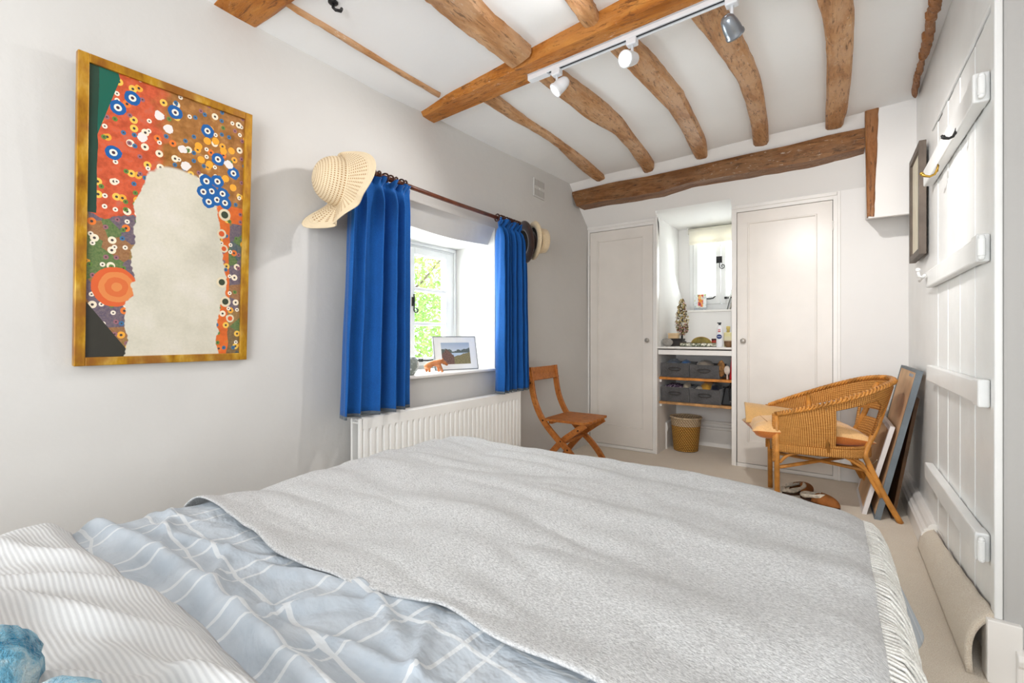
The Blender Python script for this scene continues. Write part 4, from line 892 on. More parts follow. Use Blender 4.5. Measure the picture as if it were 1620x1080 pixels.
# blue fluffy toy in the corner of the picture
t = NT('blue_fluff'); v = t.mapping(); a = t.noise(v, 22, 4, .7, .8); t.col(t.ramp(a, [(.38, (30, 112, 146)), (.5, (120, 176, 200)), (.66, (196, 214, 218))])); t.bump(t.noise(v, 60, 4, .8), .8, .01); t.set(.95, .1, sheen=.4); M_fl = t.m
r_ = root('fluffy_toy', on_z(-10, 1075, .68), 'pale blue and teal fluffy soft toy lying on the white ribbed cover', 'soft toy')
m_ = MB()
c0 = on_z(-30, 1085, .70); c1 = on_z(85, 1145, .69)
fz = lambda d: 1+.10*noise.noise(d*4)+.05*noise.noise(d*11)
m_.ball(c0, (.050, .045, .055), 28, 20, f=fz); mk('head', m_, M_fl, r_, smooth=True)
m_ = MB(); m_.ball(c1, (.060, .040, .028), 28, 20, f=fz); mk('limb', m_, M_fl, r_, smooth=True)

# ------------------------------------------------------------ folding chair
M_ch = oak('acacia_wood', (1.2, 1.2, 1.2), [(146, 82, 30), (180, 106, 44), (200, 130, 64), (184, 110, 50), (128, 70, 26)], .15, 0.0)
ch = root('folding_chair', (-1.6, 3.1, 0), 'orange-brown slatted wooden folding chair by the radiator end', 'chair')
cy0, cy1 = 2.915, 3.285
def strip(pts, y, w, th_, m_):
    P = [Vector((x, y, z)) for x, z in pts]; vv = []
    for i, p_ in enumerate(P):
        d = (P[min(i+1, len(P)-1)]-P[max(i-1, 0)]).normalized(); n_ = Vector((d.z, 0, -d.x))
        vv += [p_+n_*w/2+Vector((0, -th_/2, 0)), p_-n_*w/2+Vector((0, -th_/2, 0)), p_-n_*w/2+Vector((0, th_/2, 0)), p_+n_*w/2+Vector((0, th_/2, 0))]
    n = len(P); m_.add(vv, [(i*4+j, i*4+(j+1) % 4, (i+1)*4+(j+1) % 4, (i+1)*4+j) for i in range(n-1) for j in range(4)]+[(0, 1, 2, 3), tuple(range((n-1)*4, n*4))[::-1]])
def spline(pts, k=5):
    out = []
    for i in range(len(pts)-1):
        p0_, p1_, p2_, p3_ = pts[max(i-1, 0)], pts[i], pts[i+1], pts[min(i+2, len(pts)-1)]
        for j in range(k):
            s_ = j/k; out.append(tuple(.5*((2*b)+(-a+c)*s_+(2*a-5*b+4*c-d)*s_*s_+(-a+3*b-3*c+d)*s_**3) for a, b, c, d in zip(p0_, p1_, p2_, p3_)))
    return out+[tuple(pts[-1])]
A = spline([(-1.865, .815), (-1.835, .62), (-1.79, .5), (-1.73, .41), (-1.64, .32), (-1.54, .235), (-1.455, .135), (-1.385, .0)]); B = spline([(-1.425, .425), (-1.52, .36), (-1.62, .28), (-1.74, .14), (-1.81, .0)])
for y in (cy0, cy1): m_ = MB(); strip(A, y, .042, .022, m_); mk('back_upright', m_, M_ch, ch, bevel=.003)
for y in (cy0+.026, cy1-.026): m_ = MB(); strip(B, y, .042, .022, m_); mk('cross_leg', m_, M_ch, ch, bevel=.003)
m_ = MB(); strip([(-1.848, .715), (-1.862, .76), (-1.872, .812)], (cy0+cy1)/2, .022, .43, m_); mk('backrest', m_, M_ch, ch, bevel=.004)
for i in range(6):
    a, b = lerp(cy0-.01, cy1+.01, i/6)+.0015, lerp(cy0-.01, cy1+.01, (i+1)/6)-.0015; c_ = .02 if i in (0, 5) else 0
    m_ = MB(); m_.prism([(-1.745+c_*.4, a), (-1.405-c_, a if i else a), (-1.400-(c_*.6 if i in (0, 5) else 0), (a+b)/2), (-1.405-(.0 if i == 0 else c_*.5), b), (-1.745, b)], .018, Matrix.Translation((0, 0, .432))); mk('seat_slat', m_, M_ch, ch, bevel=.003)
for xa, za, dz_ in ((-1.72, .408, .024), (-1.47, .408, .024), (-1.615, .275, .022)): m_ = MB(); m_.box((xa, cy0+.03, za), (xa+.03, cy1-.03, za+dz_-.0005)); mk('cross_bar', m_, M_ch, ch, bevel=.003)
M_bolt = simple('bolt_dark', (70, 40, 24), .4, metal=.5)
for x, z in ((-1.745, .435), (-1.545, .245), (-1.60, .30), (-1.465, .39), (-1.852, .70)): m_ = MB(); m_.tube([(x, cy0-.014, z), (x, cy0-.006, z)], .006, 8); mk('bolt', m_, M_bolt, ch)

# ------------------------------------------------------------ rattan armchair
M_can = simple('rattan_pole', (198, 134, 62), .38, .14, 14, .2, 40)
def weave_mat(name, cols_, su=120, sv=26):
    t = NT(name); v = t.mapping(src='UV'); sx = t.n('ShaderNodeSeparateXYZ'); t.l(v, sx.inputs[0])
    a = t.mth('SINE', t.mth('MULTIPLY', sx.outputs[0], pi*su)); col_ = t.mth('FLOOR', t.mth('MULTIPLY', sx.outputs[0], su))
    b = t.mth('SINE', t.mth('ADD', t.mth('MULTIPLY', sx.outputs[1], pi*sv*2), t.mth('MULTIPLY', col_, pi)))
    h = t.mth('ADD', t.mth('MULTIPLY', t.mth('ABSOLUTE', a), .6), t.mth('MULTIPLY', t.mth('ABSOLUTE', b), .4))
    nn_ = t.noise(v, 30, 4, .7); c = t.ramp(t.mth('ADD', t.mth('MULTIPLY', h, .7), t.mth('MULTIPLY', nn_, .5)), [(.35, cols_[0]), (.62, cols_[1]), (.9, cols_[2])]); t.col(c); t.bump(h, .8, .005); t.set(.5, .3); return t.m
M_wv = weave_mat('rattan_weave', [(116, 66, 22), (184, 118, 48), (222, 164, 90)], 150, 14)
rf_ = Vector((-.98, -.19, 0)).normalized(); rs = Vector((.19, -.98, 0)).normalized()*-1; RC = Vector((-.076, 3.52, 0))
def L3(a, b, z): return RC+rf_*a+rs*b+Z*z
rc = root('rattan_armchair', RC, 'honey-coloured woven rattan tub armchair with braided rim', 'armchair')
rim_h = [(.265, -.205, .565), (.17, -.255, .60), (.02, -.30, .655), (-.14, -.305, .715), (-.27, -.235, .765), (-.345, -.10, .788)]
rim = spline(rim_h+[(a, -b, z) for a, b, z in rim_h[::-1]], 10)
base_h = [(.255, -.205, .385), (.15, -.225, .385), (.0, -.235, .385), (-.12, -.22, .385), (-.20, -.16, .385), (-.235, -.06, .385)]
bas = spline(base_h+[(a, -b, z) for a, b, z in base_h[::-1]], 10)
NR = len(rim)
def pick(arr, s_): k = s_*(len(arr)-1); i = min(int(k), len(arr)-2); return Vector(arr[i]).lerp(Vector(arr[i+1]), k-i)
def shell(a, b):
    q = pick(rim, a).lerp(pick(bas, a), b); bul = .012*sin(pi*b); return tuple(L3(q.x-bul*.3, q.y*(1+bul), q.z))
def hole(a, b):
    e = abs(a-.5)*2     # 0 back, 1 front
    # openings: between upper band and lower band, from just behind the side panels to the back posts
    if .27 < e < .585 and (.30 if a > .5 else .17)+.10*(1-sstep(.27, .34, e)) < b < .93: return True
    if e < .24 and .47 < b < .60: return True
    return False
def shellobj():
    nu, nv = 180, 40; m_ = MB(); m_.grid(shell, nu, nv, skip=hole); loc = WL[rc.name]; me = bpy.data.meshes.new('woven_shell')
    me.from_pydata([tuple(Vector(p)-loc) for p in m_.v], [], m_.f); uv = me.uv_layers.new(name='UVMap')
    for pl in me.polygons:
        for li in pl.loop_indices: vi = me.loops[li].vertex_index; uv.data[li].uv = ((vi % (nu+1))/nu, (vi//(nu+1))/nv)
    me.polygons.foreach_set('use_smooth', [True]*len(me.polygons)); me.materials.append(M_wv)
    o = bpy.data.objects.new('woven_shell', me); C.objects.link(o); o.parent = rc; WL[o.name] = loc; mo = o.modifiers.new('s', 'SOLIDIFY'); mo.thickness = .010; mo.offset = 0
shellobj()
m_ = MB(); NB = 420
for k in range(3):                                    # plaited rim: three strands
    P = []
    for i in range(NB+1):
        s_ = i/NB; q = pick(rim, s_); ph = s_*2*pi*27+k*2*pi/3; P.append(L3(q.x+.014*cos(ph)*(-.6), q.y+.015*cos(ph)*(1 if q.y > 0 else -1), q.z+.004+.010*sin(ph)))
    m_.tube(P, .0068, 5)
for sg in (-1, 1):
    for k in range(3):
        P = []
        for i in range(60): s_ = i/59; ph = s_*2*pi*8+k*2*pi/3; P.append(L3(.268+.009+.006*cos(ph), sg*.207+.007*sin(ph), .57-s_*.29))
        m_.tube(P, .006, 5)
mk('braided_rim', m_, M_can, rc, smooth=True)
for sg in (-1, 1):
    m_ = MB(); m_.tube([L3(.262, sg*.205, .56), L3(.26, sg*.205, .3), L3(.258, sg*.205, .0)], .0155, 12); mk('front_leg', m_, M_can, rc, smooth=True)
    m_ = MB(); m_.tube(spline([tuple(L3(-.325, sg*.12, .76)), tuple(L3(-.25, sg*.155, .52)), tuple(L3(-.19, sg*.185, .38)), tuple(L3(-.20, sg*.19, .32)), tuple(L3(-.27, sg*.20, .15)), tuple(L3(-.345, sg*.21, .0))], 4), .0155, 12); mk('back_leg', m_, M_can, rc, smooth=True)
    m_ = MB(); m_.tube([L3(-.10, sg*.19, .36), L3(-.17, sg*.19, .31), L3(-.24, sg*.197, .17), L3(-.26, sg*.20, .13)], .011, 10); mk('brace', m_, M_can, rc, smooth=True)
    m_ = MB()
    m_.tube(spline([tuple(L3(.245, sg*.205, .275)), tuple(L3(.20, sg*.205, .325)), tuple(L3(.12, sg*.20, .345)), tuple(L3(.03, sg*.195, .348))], 5), .009, 8)
    m_.tube(spline([tuple(L3(-.04, sg*.195, .348)), tuple(L3(-.10, sg*.195, .335)), tuple(L3(-.18, sg*.195, .28)), tuple(L3(-.23, sg*.197, .22))], 5), .009, 8); mk('arch', m_, M_can, rc, smooth=True)
    m_ = MB(); m_.tube([L3(.02, sg*.29, .64), L3(.02, sg*.25, .52), L3(.0, sg*.235, .37)], .0145, 12); mk('arm_post', m_, M_can, rc, smooth=True)
    m_ = MB(); m_.tube([L3(.25, sg*.2, .245), L3(0, -sg*.0, .262), L3(-.215, -sg*.19, .27)], .011, 10); mk('stretcher', m_, M_can, rc, smooth=True)
def seatf(a, b):
    q0 = pick(bas, .5-.5*a); q1 = pick(bas, .5+.5*a); q = q0.lerp(q1, b); return tuple(L3(q.x, q.y, .385))
def uvsurf(name, fn, nu, nv, mat, parent, solid): return surf_uv(name, fn, nu, nv, mat, parent, solid)
uvsurf('seat', seatf, 24, 24, M_wv, rc, .012)
def ring_band(z0, z1, name):
    bb = [tuple(q) for q in bas]; bb2 = bb+[tuple(Vector(bb[-1]).lerp(Vector(bb[0]), k/10)) for k in range(1, 11)]
    fn = lambda a, b: tuple(L3(pick(bb2, a).x, pick(bb2, a).y, lerp(z1, z0, b)+(.0 if b < .5 else .022*sin(pi*clamp((a-.845)/.155))*(a > .845))))
    uvsurf(name, fn, 150, 4, weave_mat('rattan_apron', [(116, 66, 22), (184, 118, 48), (222, 164, 90)], 160, 3), rc, .012)
ring_band(.342, .392, 'seat_rail')
def apron(a, b): z = lerp(.37, .265+.035*sin(pi*a), b); return tuple(L3(.262, lerp(-.2, .2, a), z))
M_apr = weave_mat('rattan_apron_pale', [(134, 92, 58), (186, 146, 104), (216, 182, 142)], 60, 6); uvsurf('apron', apron, 30, 6, M_apr, rc, .010)
# cushion
M_pe = cloth('peach_cotton', (240, 188, 130), .2, 250, .06); M_lin = cloth('tan_linen', (220, 172, 108), .3, 250, .05)
M_or = cloth('orange_cotton', (222, 132, 60), .2, 250, .06)
def pillow(cen, ux, uy, sx_, sy_, th_, n=26, bend=0, sag=0):
    m_ = MB(); cen = Vector(cen); ux = Vector(ux).normalized(); uy = Vector(uy).normalized(); nn_ = ux.cross(uy)
    for sg in (1, -1):
        def fn(a, b):
            p_, q_ = 2*a-1, 2*b-1; e = max(0, (1-p_**4)*(1-q_**4))**.45; pin = 1-.06*(1-abs(p_))*abs(q_)**3-.06*(1-abs(q_))*abs(p_)**3
            pp = p_*(1-.07*(1-q_*q_)*abs(p_)); qq = q_*(1-.07*(1-p_*p_)*abs(q_))
            h = sg*th_*.5*e*(1+.12*nz(p_, q_, sg, 3))+bend*p_*p_*0+sag*(max(0, p_-.2))**2*-1
            return cen+ux*sx_*.5*pp+uy*sy_*.5*qq+nn_*h+Z*(.006*nz(p_, q_, 4, 4)+bend*max(0, -p_)**2)
        m_.grid(lambda a, b: tuple(fn(a, b)), n, n)
    return m_
cr = root('seat_cushion', L3(.06, 0, .44), 'peach and orange square cushion with stitched lines lying on the rattan armchair', 'cushion')
# top shell peach, under shell orange
cc = L3(.098, -.01, .462)
ua = (rf_*1.0-rs*.10+Z*.0); ub = (rs*1.0+rf_*.10)
full = pillow(cc, ua, ub, .645, .41, .135, 28, -.03, 0)
half = len(full.f)//2
mt = MB(); mt.v = full.v[:len(full.v)//2]; mt.f = full.f[:half]; mk('under_cover', mt, M_or, cr, smooth=True)
mu = MB(); mu.v = full.v[len(full.v)//2:]; mu.f = [tuple(i-len(full.v)//2 for i in f) for f in full.f[half:]]; mk('top_cover', mu, M_pe, cr, smooth=True)
m_ = MB()
for off in (.18, .20, .23):
    for i in range(26): b = -.16+i*.0125; p_ = cc+Vector(ua).normalized()*off+Vector(ub).normalized()*b+Z*.056; m_.box((-.0035, -.0012, -.0008), (.0035, .0012, .0012), frameM(p_, Vector(ub).normalized(), Vector(ua).normalized(), Z))
mk('stitching', m_, simple('stitch_brown', (176, 116, 64), .8), cr, kind='stuff')
def linfn(a, b):
    p_, q_ = a, 2*b-1; x = lerp(.06, .42, p_); y = lerp(-.02, .21, b)+.02*sin(p_*3); z = .505+.075*sin(b*pi*.62)*(.45+.55*p_)-.03*(1-b)*p_
    return tuple(L3(x, y, z))
m_ = MB(); m_.grid(linfn, 20, 14); mk('linen_cloth', m_, M_lin, smooth=True, solid=.012, label='tan linen cushion cover folded over the front corner of the armchair seat', cat='cloth')

# ------------------------------------------------------------ things leaning on the right wall
M_bb = simple('brown_backing_board', (222, 184, 144), .75, .05, 6); M_tape = simple('tape', (214, 198, 170), .6)
def leaning(name, b0, b1, t0, t1, th_, fw, mface, medge, label, cat='picture'):
    # b0,b1 bottom near/far, t0,t1 top near/far of the face that looks into the room
    b0, b1, t0, t1 = map(Vector, (b0, b1, t0, t1)); ex = (b1-b0).normalized(); ey = (t0-b0); ey = (ey-ex*ey.dot(ex)).normalized(); n_ = ex.cross(ey)
    if n_.x > 0: n_ = -n_
    w = (b1-b0).length; h = (t0-b0).dot(ey); M = frameM(b0, ex, ey, n_); r_ = root(name, (b0+b1)/2, label, cat)
    m_ = MB()
    for a_, c_ in (((0, 0), (fw, h)), ((w-fw, 0), (w, h)), ((fw, 0), (w-fw, fw)), ((fw, h-fw), (w-fw, h))): m_.box((a_[0], a_[1], -th_), (c_[0], c_[1], 0), M)
    mk('frame', m_, medge, r_, bevel=.0015); m_ = MB(); m_.box((fw, fw, -th_*.8), (w-fw, h-fw, -.003), M); mk('back_board', m_, mface, r_); return r_, M, w, h
M_slate = simple('slate_frame', (112, 120, 126), .5, .04); M_wf = simple('white_frame_side', (230, 224, 222), .5, .02); M_dkw = simple('dark_stretcher_wood', (86, 60, 38), .6, .1)
r1, Mb, w_, h_ = leaning('leaning_picture', (.185, 3.37, .0), (.17, 3.95, .0), (.372, 3.37, .86), (.357, 3.95, .86), .028, .016, M_bb, M_slate, 'tall brown-backed picture with slate-grey frame leaning on the wall behind the armchair')
m_ = MB()
for k in range(4): m_.box((.06+k*.035, h_-.045, 0), (.066+k*.035, h_-.028, .004), Mb)
mk('clips', m_, M_steel, r1, kind='stuff')
r2, Mb2, w2_, h2_ = leaning('leaning_picture', (.13, 3.43, .0), (.12, 3.93, .0), (.262, 3.43, .53), (.252, 3.93, .53), .022, .028, simple('tan_backing_board', (216, 176, 134), .75, .05, 6), M_wf, 'smaller white-edged picture back leaning against the taller grey-framed one')
m_ = MB(); pts_ = [Mb2 @ Vector((.03+.44*i/12, .33-.07*sin(pi*i/12), .006)) for i in range(13)]; m_.tube(pts_, .0025, 5); mk('hanging_cord', m_, M_tape, r2)
r3, _, _, _ = leaning('canvas_stretcher', (.265, 3.44, .0), (.25, 3.92, .0), (.375, 3.44, .70), (.36, 3.92, .70), .016, .035, M_dkw, M_dkw, 'dark wooden framed panel squeezed between the grey-framed picture and the wall')

# ------------------------------------------------------------ slippers under the armchair
M_su = simple('tan_suede', (150, 92, 44), .8, .12, 20, .3, 150); M_wool = simple('cream_fleece', (226, 214, 196), .95, .1, 60, 1.0, 120, bdist=.01)
def slipper(loc, ang, label):
    r_ = root('slipper', loc, label, 'slipper', 'sheepskin slippers under the armchair'); M = Matrix.Translation(loc) @ Matrix.Rotation(ang, 4, 'Z')
    def outline(a, k=1): return Vector((.125*cos(a)*k, (.045+.008*cos(a))*sin(a)*k, 0))
    m_ = MB(); m_.prism([tuple(outline(i*2*pi/24).xy) for i in range(24)], .012, M); mk('sole', m_, simple('sole_brown', (70, 46, 30), .7), r_)
    def upper(a, b):
        th_ = lerp(-1.75, 1.75, a); o_ = outline(th_); z = .012+.055*sin(b*pi/2); k = 1-.8*(1-cos(b*pi/2)); return tuple(M @ Vector((o_.x*k+.01*b, o_.y*k, z)))
    m_ = MB(); m_.grid(upper, 20, 8); mk('upper', m_, M_su, r_, smooth=True, solid=.004)
    m_ = MB(); m_.tube([M @ Vector((-.035+.085*cos(i*2*pi/20)*.9, .043*sin(i*2*pi/20), .042+.014*cos(i*2*pi/20))) for i in range(20)], [.013+.003*sin(i*5) for i in range(20)], 8, closed=True); mk('fleece', m_, M_wool, r_, smooth=True); return r_
slipper(on_z(1262, 778, .0)+Vector((0, -.02, 0)), .9, 'tan sheepskin slipper behind the armchair leg, fleece edge up')
slipper(on_z(1296, 796, .0)+Vector((0, 0, 0)), -.6, 'tan sheepskin slipper nearer the bed, toe towards the leaning pictures')

# ------------------------------------------------------------ wicker bin
t = NT('wicker_weave'); v = t.mapping(src='UV'); sx = t.n('ShaderNodeSeparateXYZ'); t.l(v, sx.inputs[0])
rowf = t.mth('MULTIPLY', sx.outputs[1], 20); row = t.mth('FLOOR', rowf); a = t.mth('ABSOLUTE', t.mth('SINE', t.mth('MULTIPLY', t.mth('ADD', t.mth('MULTIPLY', sx.outputs[0], 34), t.mth('MULTIPLY', rowf, .5)), pi)))
b = t.mth('SINE', t.mth('MULTIPLY', t.mth('FRACT', rowf), pi)); h = t.mth('MULTIPLY', a, b)
low = t.ramp(h, [(.1, (120, 76, 28)), (.5, (196, 140, 62)), (.9, (224, 176, 96))]); hi = t.ramp(h, [(.1, (160, 130, 96)), (.5, (206, 180, 146)), (.9, (226, 204, 172))])
t.col(t.mix(t.mth('GREATER_THAN', sx.outputs[1], .76), low, hi)); t.bump(h, 1.0, .006); t.set(.6, .2); M_wick = t.m
bc = on_z(1091, 707, 0); bc = Vector((bc.x, 4.42, 0)); WB = root('wicker_bin', bc, 'round wicker waste bin with paler rim on the carpet under the shelves', 'basket')
def binf(a, b):
    th_ = a*2*pi; r = lerp(.105, .132, b)+.004*sin(b*20*2*pi)*.5; return tuple(bc+Vector((r*cos(th_), r*sin(th_), .005+b*.30)))
surf_uv('side', binf, 72, 80, M_wick, WB, .006)
m_ = MB(); m_.lathe([(.02, .004), (.104, .004), (.104, .012), (.02, .012)], 32, Matrix.Translation(bc)); mk('bottom', m_, M_shelf2, WB)
m_ = MB()
for k in range(3): m_.tube([bc+Vector(((.132+.005*cos(i*.9+k*2.1))*cos(i*2*pi/110), (.132+.005*cos(i*.9+k*2.1))*sin(i*2*pi/110), .305+.006*sin(i*.9+k*2.1))) for i in range(110)], .005, 5, closed=True)
mk('rim', m_, simple('pale_rush', (208, 184, 152), .7, .1, 40), WB, smooth=True)

# ------------------------------------------------------------ storage baskets and their contents
M_fg = cloth('charcoal_felt', (92, 90, 90), .6, 90, .18); M_fd = cloth('dark_felt_trim', (70, 66, 64), .4, 180)
def fbasket(x0, x1, z, h, label, tilt=0, yf=4.185):
    dpt = .33; r_ = root('storage_basket', ((x0+x1)/2, yf+dpt/2, z), label, 'basket', 'grey felt baskets on the shelves'); m_ = MB(); th_ = .008; fl = .008
    for (a, b) in (((x0, yf), (x1, yf+th_)), ((x0, yf+dpt-th_), (x1, yf+dpt)), ((x0, yf), (x0+th_, yf+dpt)), ((x1-th_, yf), (x1, yf+dpt))):
        m_.hexa([(a[0], a[1], z), (b[0], a[1], z), (b[0], b[1], z), (a[0], b[1], z), (a[0]-fl*.5, a[1]-fl, z+h), (b[0]+fl*.5, a[1]-fl, z+h), (b[0]+fl*.5, b[1]-fl, z+h-tilt), (a[0]-fl*.5, b[1]-fl, z+h)])
    m_.box((x0, yf, z), (x1, yf+dpt, z+.006)); mk('body', m_, M_fg, r_, bevel=.003)
    xm = (x0+x1)/2; m_ = MB(); m_.tube([(xm+.052*cos(q*pi/10)*(1 if abs(cos(q*pi/10)) > .3 else 1), yf-.011, z+h*.60+.016*sin(q*pi/10)*(1.0 if sin(q*pi/10) < 0 else .7)) for q in range(20)], .0045, 6, closed=True); mk('handle', m_, M_fd, r_, smooth=True); return r_
BX = [(NI0+.02, -1.045), (-1.03, -.80)]
zu, zl = .686, .469
fbasket(*BX[0], zu, .125, 'grey felt basket on the upper shelf, left one with blue cloth on top')
fbasket(*BX[1], zu, .115, 'grey felt basket on the upper shelf holding pale woollens')
fbasket(BX[0][0], BX[0][1]+.005, zl, .13, 'grey felt basket on the lower shelf holding spotted purple cloth')
fbasket(BX[1][0], BX[1][1]+.01, zl, .125, 'grey felt basket on the lower shelf holding yellow and navy cloth')
def lump(c, r, mat, label, cat='cloth', sd_=0, name='folded_cloth', am=.16):
    m_ = MB(); m_.ball(c, r, 22, 14, f=lambda d: 1+am*noise.noise(d*2.3+Vector((sd_, 0, 0)))+am*.5*noise.noise(d*6+Vector((0, sd_, 0)))); return mk(name, m_, mat, smooth=True, label=label, cat=cat)
yk = 4.33
lump((-1.205, yk, zu+.10), (.065, .11, .055), cloth('grey_blue_cloth', (104, 112, 124)), 'grey-blue crumpled cloth in the upper left felt basket', sd_=1)
lump((-1.09, yk-.04, zu+.105), (.04, .08, .045), cloth('sky_blue_cloth', (70, 110, 160)), 'bright blue cloth at the corner of the upper left felt basket', sd_=2)
lump((-.935, yk-.02, zu+.10), (.07, .11, .050), cloth('greige_wool', (150, 138, 124)), 'greige woollen bundle in the basket beside the fur slipper', sd_=3)
def spotty():
    t = NT('spotted_purple'); x = t.n('ShaderNodeTexVoronoi'); t.l(t.mapping(), x.inputs['Vector']); x.inputs['Scale'].default_value = 110
    t.col(t.ramp(x.outputs['Distance'], [(.0, (200, 180, 200)), (.34, (200, 180, 200)), (.36, (44, 26, 58))], 'CONSTANT')); t.set(.9); return t.m
lump((-1.19, yk-.03, zl+.105), (.085, .12, .050), spotty(), 'dark purple cloth with pale spots in the lower left felt basket', sd_=4)
lump((-1.085, yk-.02, zl+.12), (.035, .07, .045), cloth('cream_wool', (190, 178, 156)), 'cream woolly roll at the edge of the lower left felt basket', sd_=5)
lump((-.915, yk, zl+.12), (.06, .10, .062), cloth('mustard_knit', (196, 146, 56)), 'mustard yellow knit in the lower right felt basket', sd_=6)
lump((-.97, yk-.06, zl+.105), (.035, .06, .04), cloth('pale_grey_knit', (168, 162, 150)), 'pale grey knit bundle in front of the mustard knit', sd_=8)
lump((-.845, yk, zl+.11), (.05, .12, .060), cloth('navy_cloth', (18, 22, 40)), 'navy cloth beside the mustard knit in the lower basket', sd_=7)
m_ = MB(); m_.ball((-.785, 4.215, zu+.088), (.032, .030, .070), 18, 14, f=lambda d: 1+.10*noise.noise(d*5)); sl = mk('fur_slipper', m_, simple('striped_fur', (150, 108, 66), .9, .3, 26, .8, 90), smooth=True, label='brown furry slipper standing on end right of the upper baskets', cat='slipper')
r_ = root('hand_mirror', (-.737, 4.19, zu+.03), 'small pale oval hand mirror between the furry slipper and red bag', 'mirror')
m_ = MB(); m_.lathe([(.001, -.005), (.021, -.005), (.024, 0), (.021, .005), (.001, .005)], 24, frameM((-.735, 4.185, zu+.078), (1, 0, 0), (0, 0, 1.55), (0, -1, 0)), cap=True); mk('plate', m_, simple('ivory_plastic', (222, 204, 190), .4), r_, smooth=True)
m_ = MB(); m_.tube([(-.735, 4.187, zu+.045), (-.733, 4.19, zu+.002)], [.006, .008], 8); mk('handle', m_, simple('ivory_handle', (206, 186, 170), .4), r_)
r_ = root('red_bag', (-.705, 4.28, zu), 'bright red bag pushed against the right end of the upper shelf', 'bag')
m_ = MB(); m_.hexa([(-.722, 4.2, zu), (NI1-.003, 4.2, zu), (NI1-.003, 4.42, zu), (-.722, 4.42, zu), (-.708, 4.21, zu+.19), (NI1-.003, 4.21, zu+.19), (NI1-.003, 4.4, zu+.19), (-.708, 4.4, zu+.19)]); mk('body', m_, cloth('red_cloth', (190, 22, 34)), r_, bevel=.006)
m_ = MB(); m_.tube(spline([(-.702, 4.24, zu+.186), (-.702, 4.26, zu+.22), (-.702, 4.34, zu+.22), (-.702, 4.37, zu+.186)], 4), .004, 6); mk('handle', m_, M_fd, r_)
r_ = root('black_handbag', (-.74, 4.3, zl), 'black handbag beside the lower right felt basket', 'bag')
m_ = MB(); m_.hexa([(-.785, 4.20, zl), (NI1-.004, 4.20, zl), (NI1-.004, 4.44, zl), (-.785, 4.44, zl), (-.76, 4.23, zl+.15), (NI1-.012, 4.23, zl+.15), (NI1-.012, 4.42, zl+.15), (-.76, 4.42, zl+.15)]); mk('body', m_, simple('black_leather', (24, 22, 24), .4), r_, bevel=.01)
m_ = MB(); m_.tube(spline([(-.715, 4.195, zl+.04), (-.722, 4.192, zl+.12), (-.71, 4.21, zl+.19), (-.698, 4.195, zl+.12), (-.703, 4.194, zl+.05)], 4), .004, 6); mk('strap', m_, M_iron, r_); m_ = MB(); m_.ball((-.71, 4.193, zl+.035), .007, 8, 6); mk('clasp', m_, M_steel, r_)

# ------------------------------------------------------------ things on the counter
ZC = .955
def at_y(u, y, z=ZC): d = ray(u, HZ); q = E+d*(y/d.y); return Vector((q.x, y, z))
q = at_y(1056, 4.24); r_ = root('grey_pouch', q, 'small grey quilted pouch at the left end of the counter', 'pouch')
m_ = MB(); m_.ball(q+Z*.036, (.048, .03, .036), 20, 14, f=lambda d: 1+.06*noise.noise(d*4)); mk('body', m_, cloth('grey_quilt', (158, 152, 144)), r_, smooth=True); m_ = MB(); m_.tube([q+Vector((-.042, -.004, .058)), q+Vector((0, -.006, .066)), q+Vector((.042, -.004, .058))], .003, 6); mk('zip', m_, M_dark, r_)
q = at_y(1070, 4.36); r_ = root('black_box', q, 'black lidded box behind the grey pouch', 'box'); m_ = MB(); m_.box(tuple(q+Vector((-.065, -.045, 0))), tuple(q+Vector((.065, .045, .055)))); mk('body', m_, simple('charcoal_card', (56, 52, 50), .6), r_, bevel=.004)
m_ = MB(); m_.box(tuple(q+Vector((-.067, -.047, .055))), tuple(q+Vector((.067, .047, .070)))); mk('lid', m_, simple('charcoal_lid', (44, 40, 40), .6), r_, bevel=.003)
q = at_y(1066, 4.37, ZC+.070); r_ = root('wooden_box', q, 'small pale wooden box stacked on the black box', 'box'); m_ = MB(); m_.box(tuple(q+Vector((-.044, -.03, 0))), tuple(q+Vector((.044, .03, .036)))); mk('body', m_, simple('pale_box_wood', (222, 190, 146), .5, .06), r_, bevel=.003)
m_ = MB(); m_.box(tuple(q+Vector((-.046, -.032, .036))), tuple(q+Vector((.046, .032, .050)))); mk('lid', m_, simple('pale_lid_wood', (230, 200, 158), .5, .06), r_, bevel=.003)
# beaded ornamental tree
q = at_y(1079, 4.50); r_ = root('ornamental_tree', q, 'tall beaded gold and pink ornamental tree on a black stem', 'ornament')
m_ = MB(); m_.box(tuple(q+Vector((-.032, -.032, 0))), tuple(q+Vector((.032, .032, .045)))); mk('base', m_, M_iron, r_, bevel=.003)
m_ = MB(); m_.tube([q+Z*.045, q+Z*.40], [.009, .004], 8); mk('stem', m_, M_iron, r_)
rn = random.Random(4); cls = [('gold_bead', (206, 184, 128)), ('pink_bead', (202, 150, 142)), ('pearl_bead', (228, 220, 206)), ('bronze_bead', (110, 84, 54)), ('olive_bead', (132, 128, 92))]; bms = [MB() for _ in cls]
for i in range(520):
    z = rn.uniform(.10, .44); w = .074*sin(clamp((z-.085)/.37)*pi)**.55*(1.05-.55*(z-.1)/.34); a = rn.uniform(0, 2*pi); rr_ = w*rn.uniform(.55, 1)
    k = rn.choices(range(5), [4, 3 if z < .22 else .8, 3, 3, 2])[0]; bms[k].ball(q+Vector((rr_*cos(a), rr_*sin(a), z)), (rn.uniform(.006, .011), rn.uniform(.006, .011), rn.uniform(.005, .010)), 6, 4)
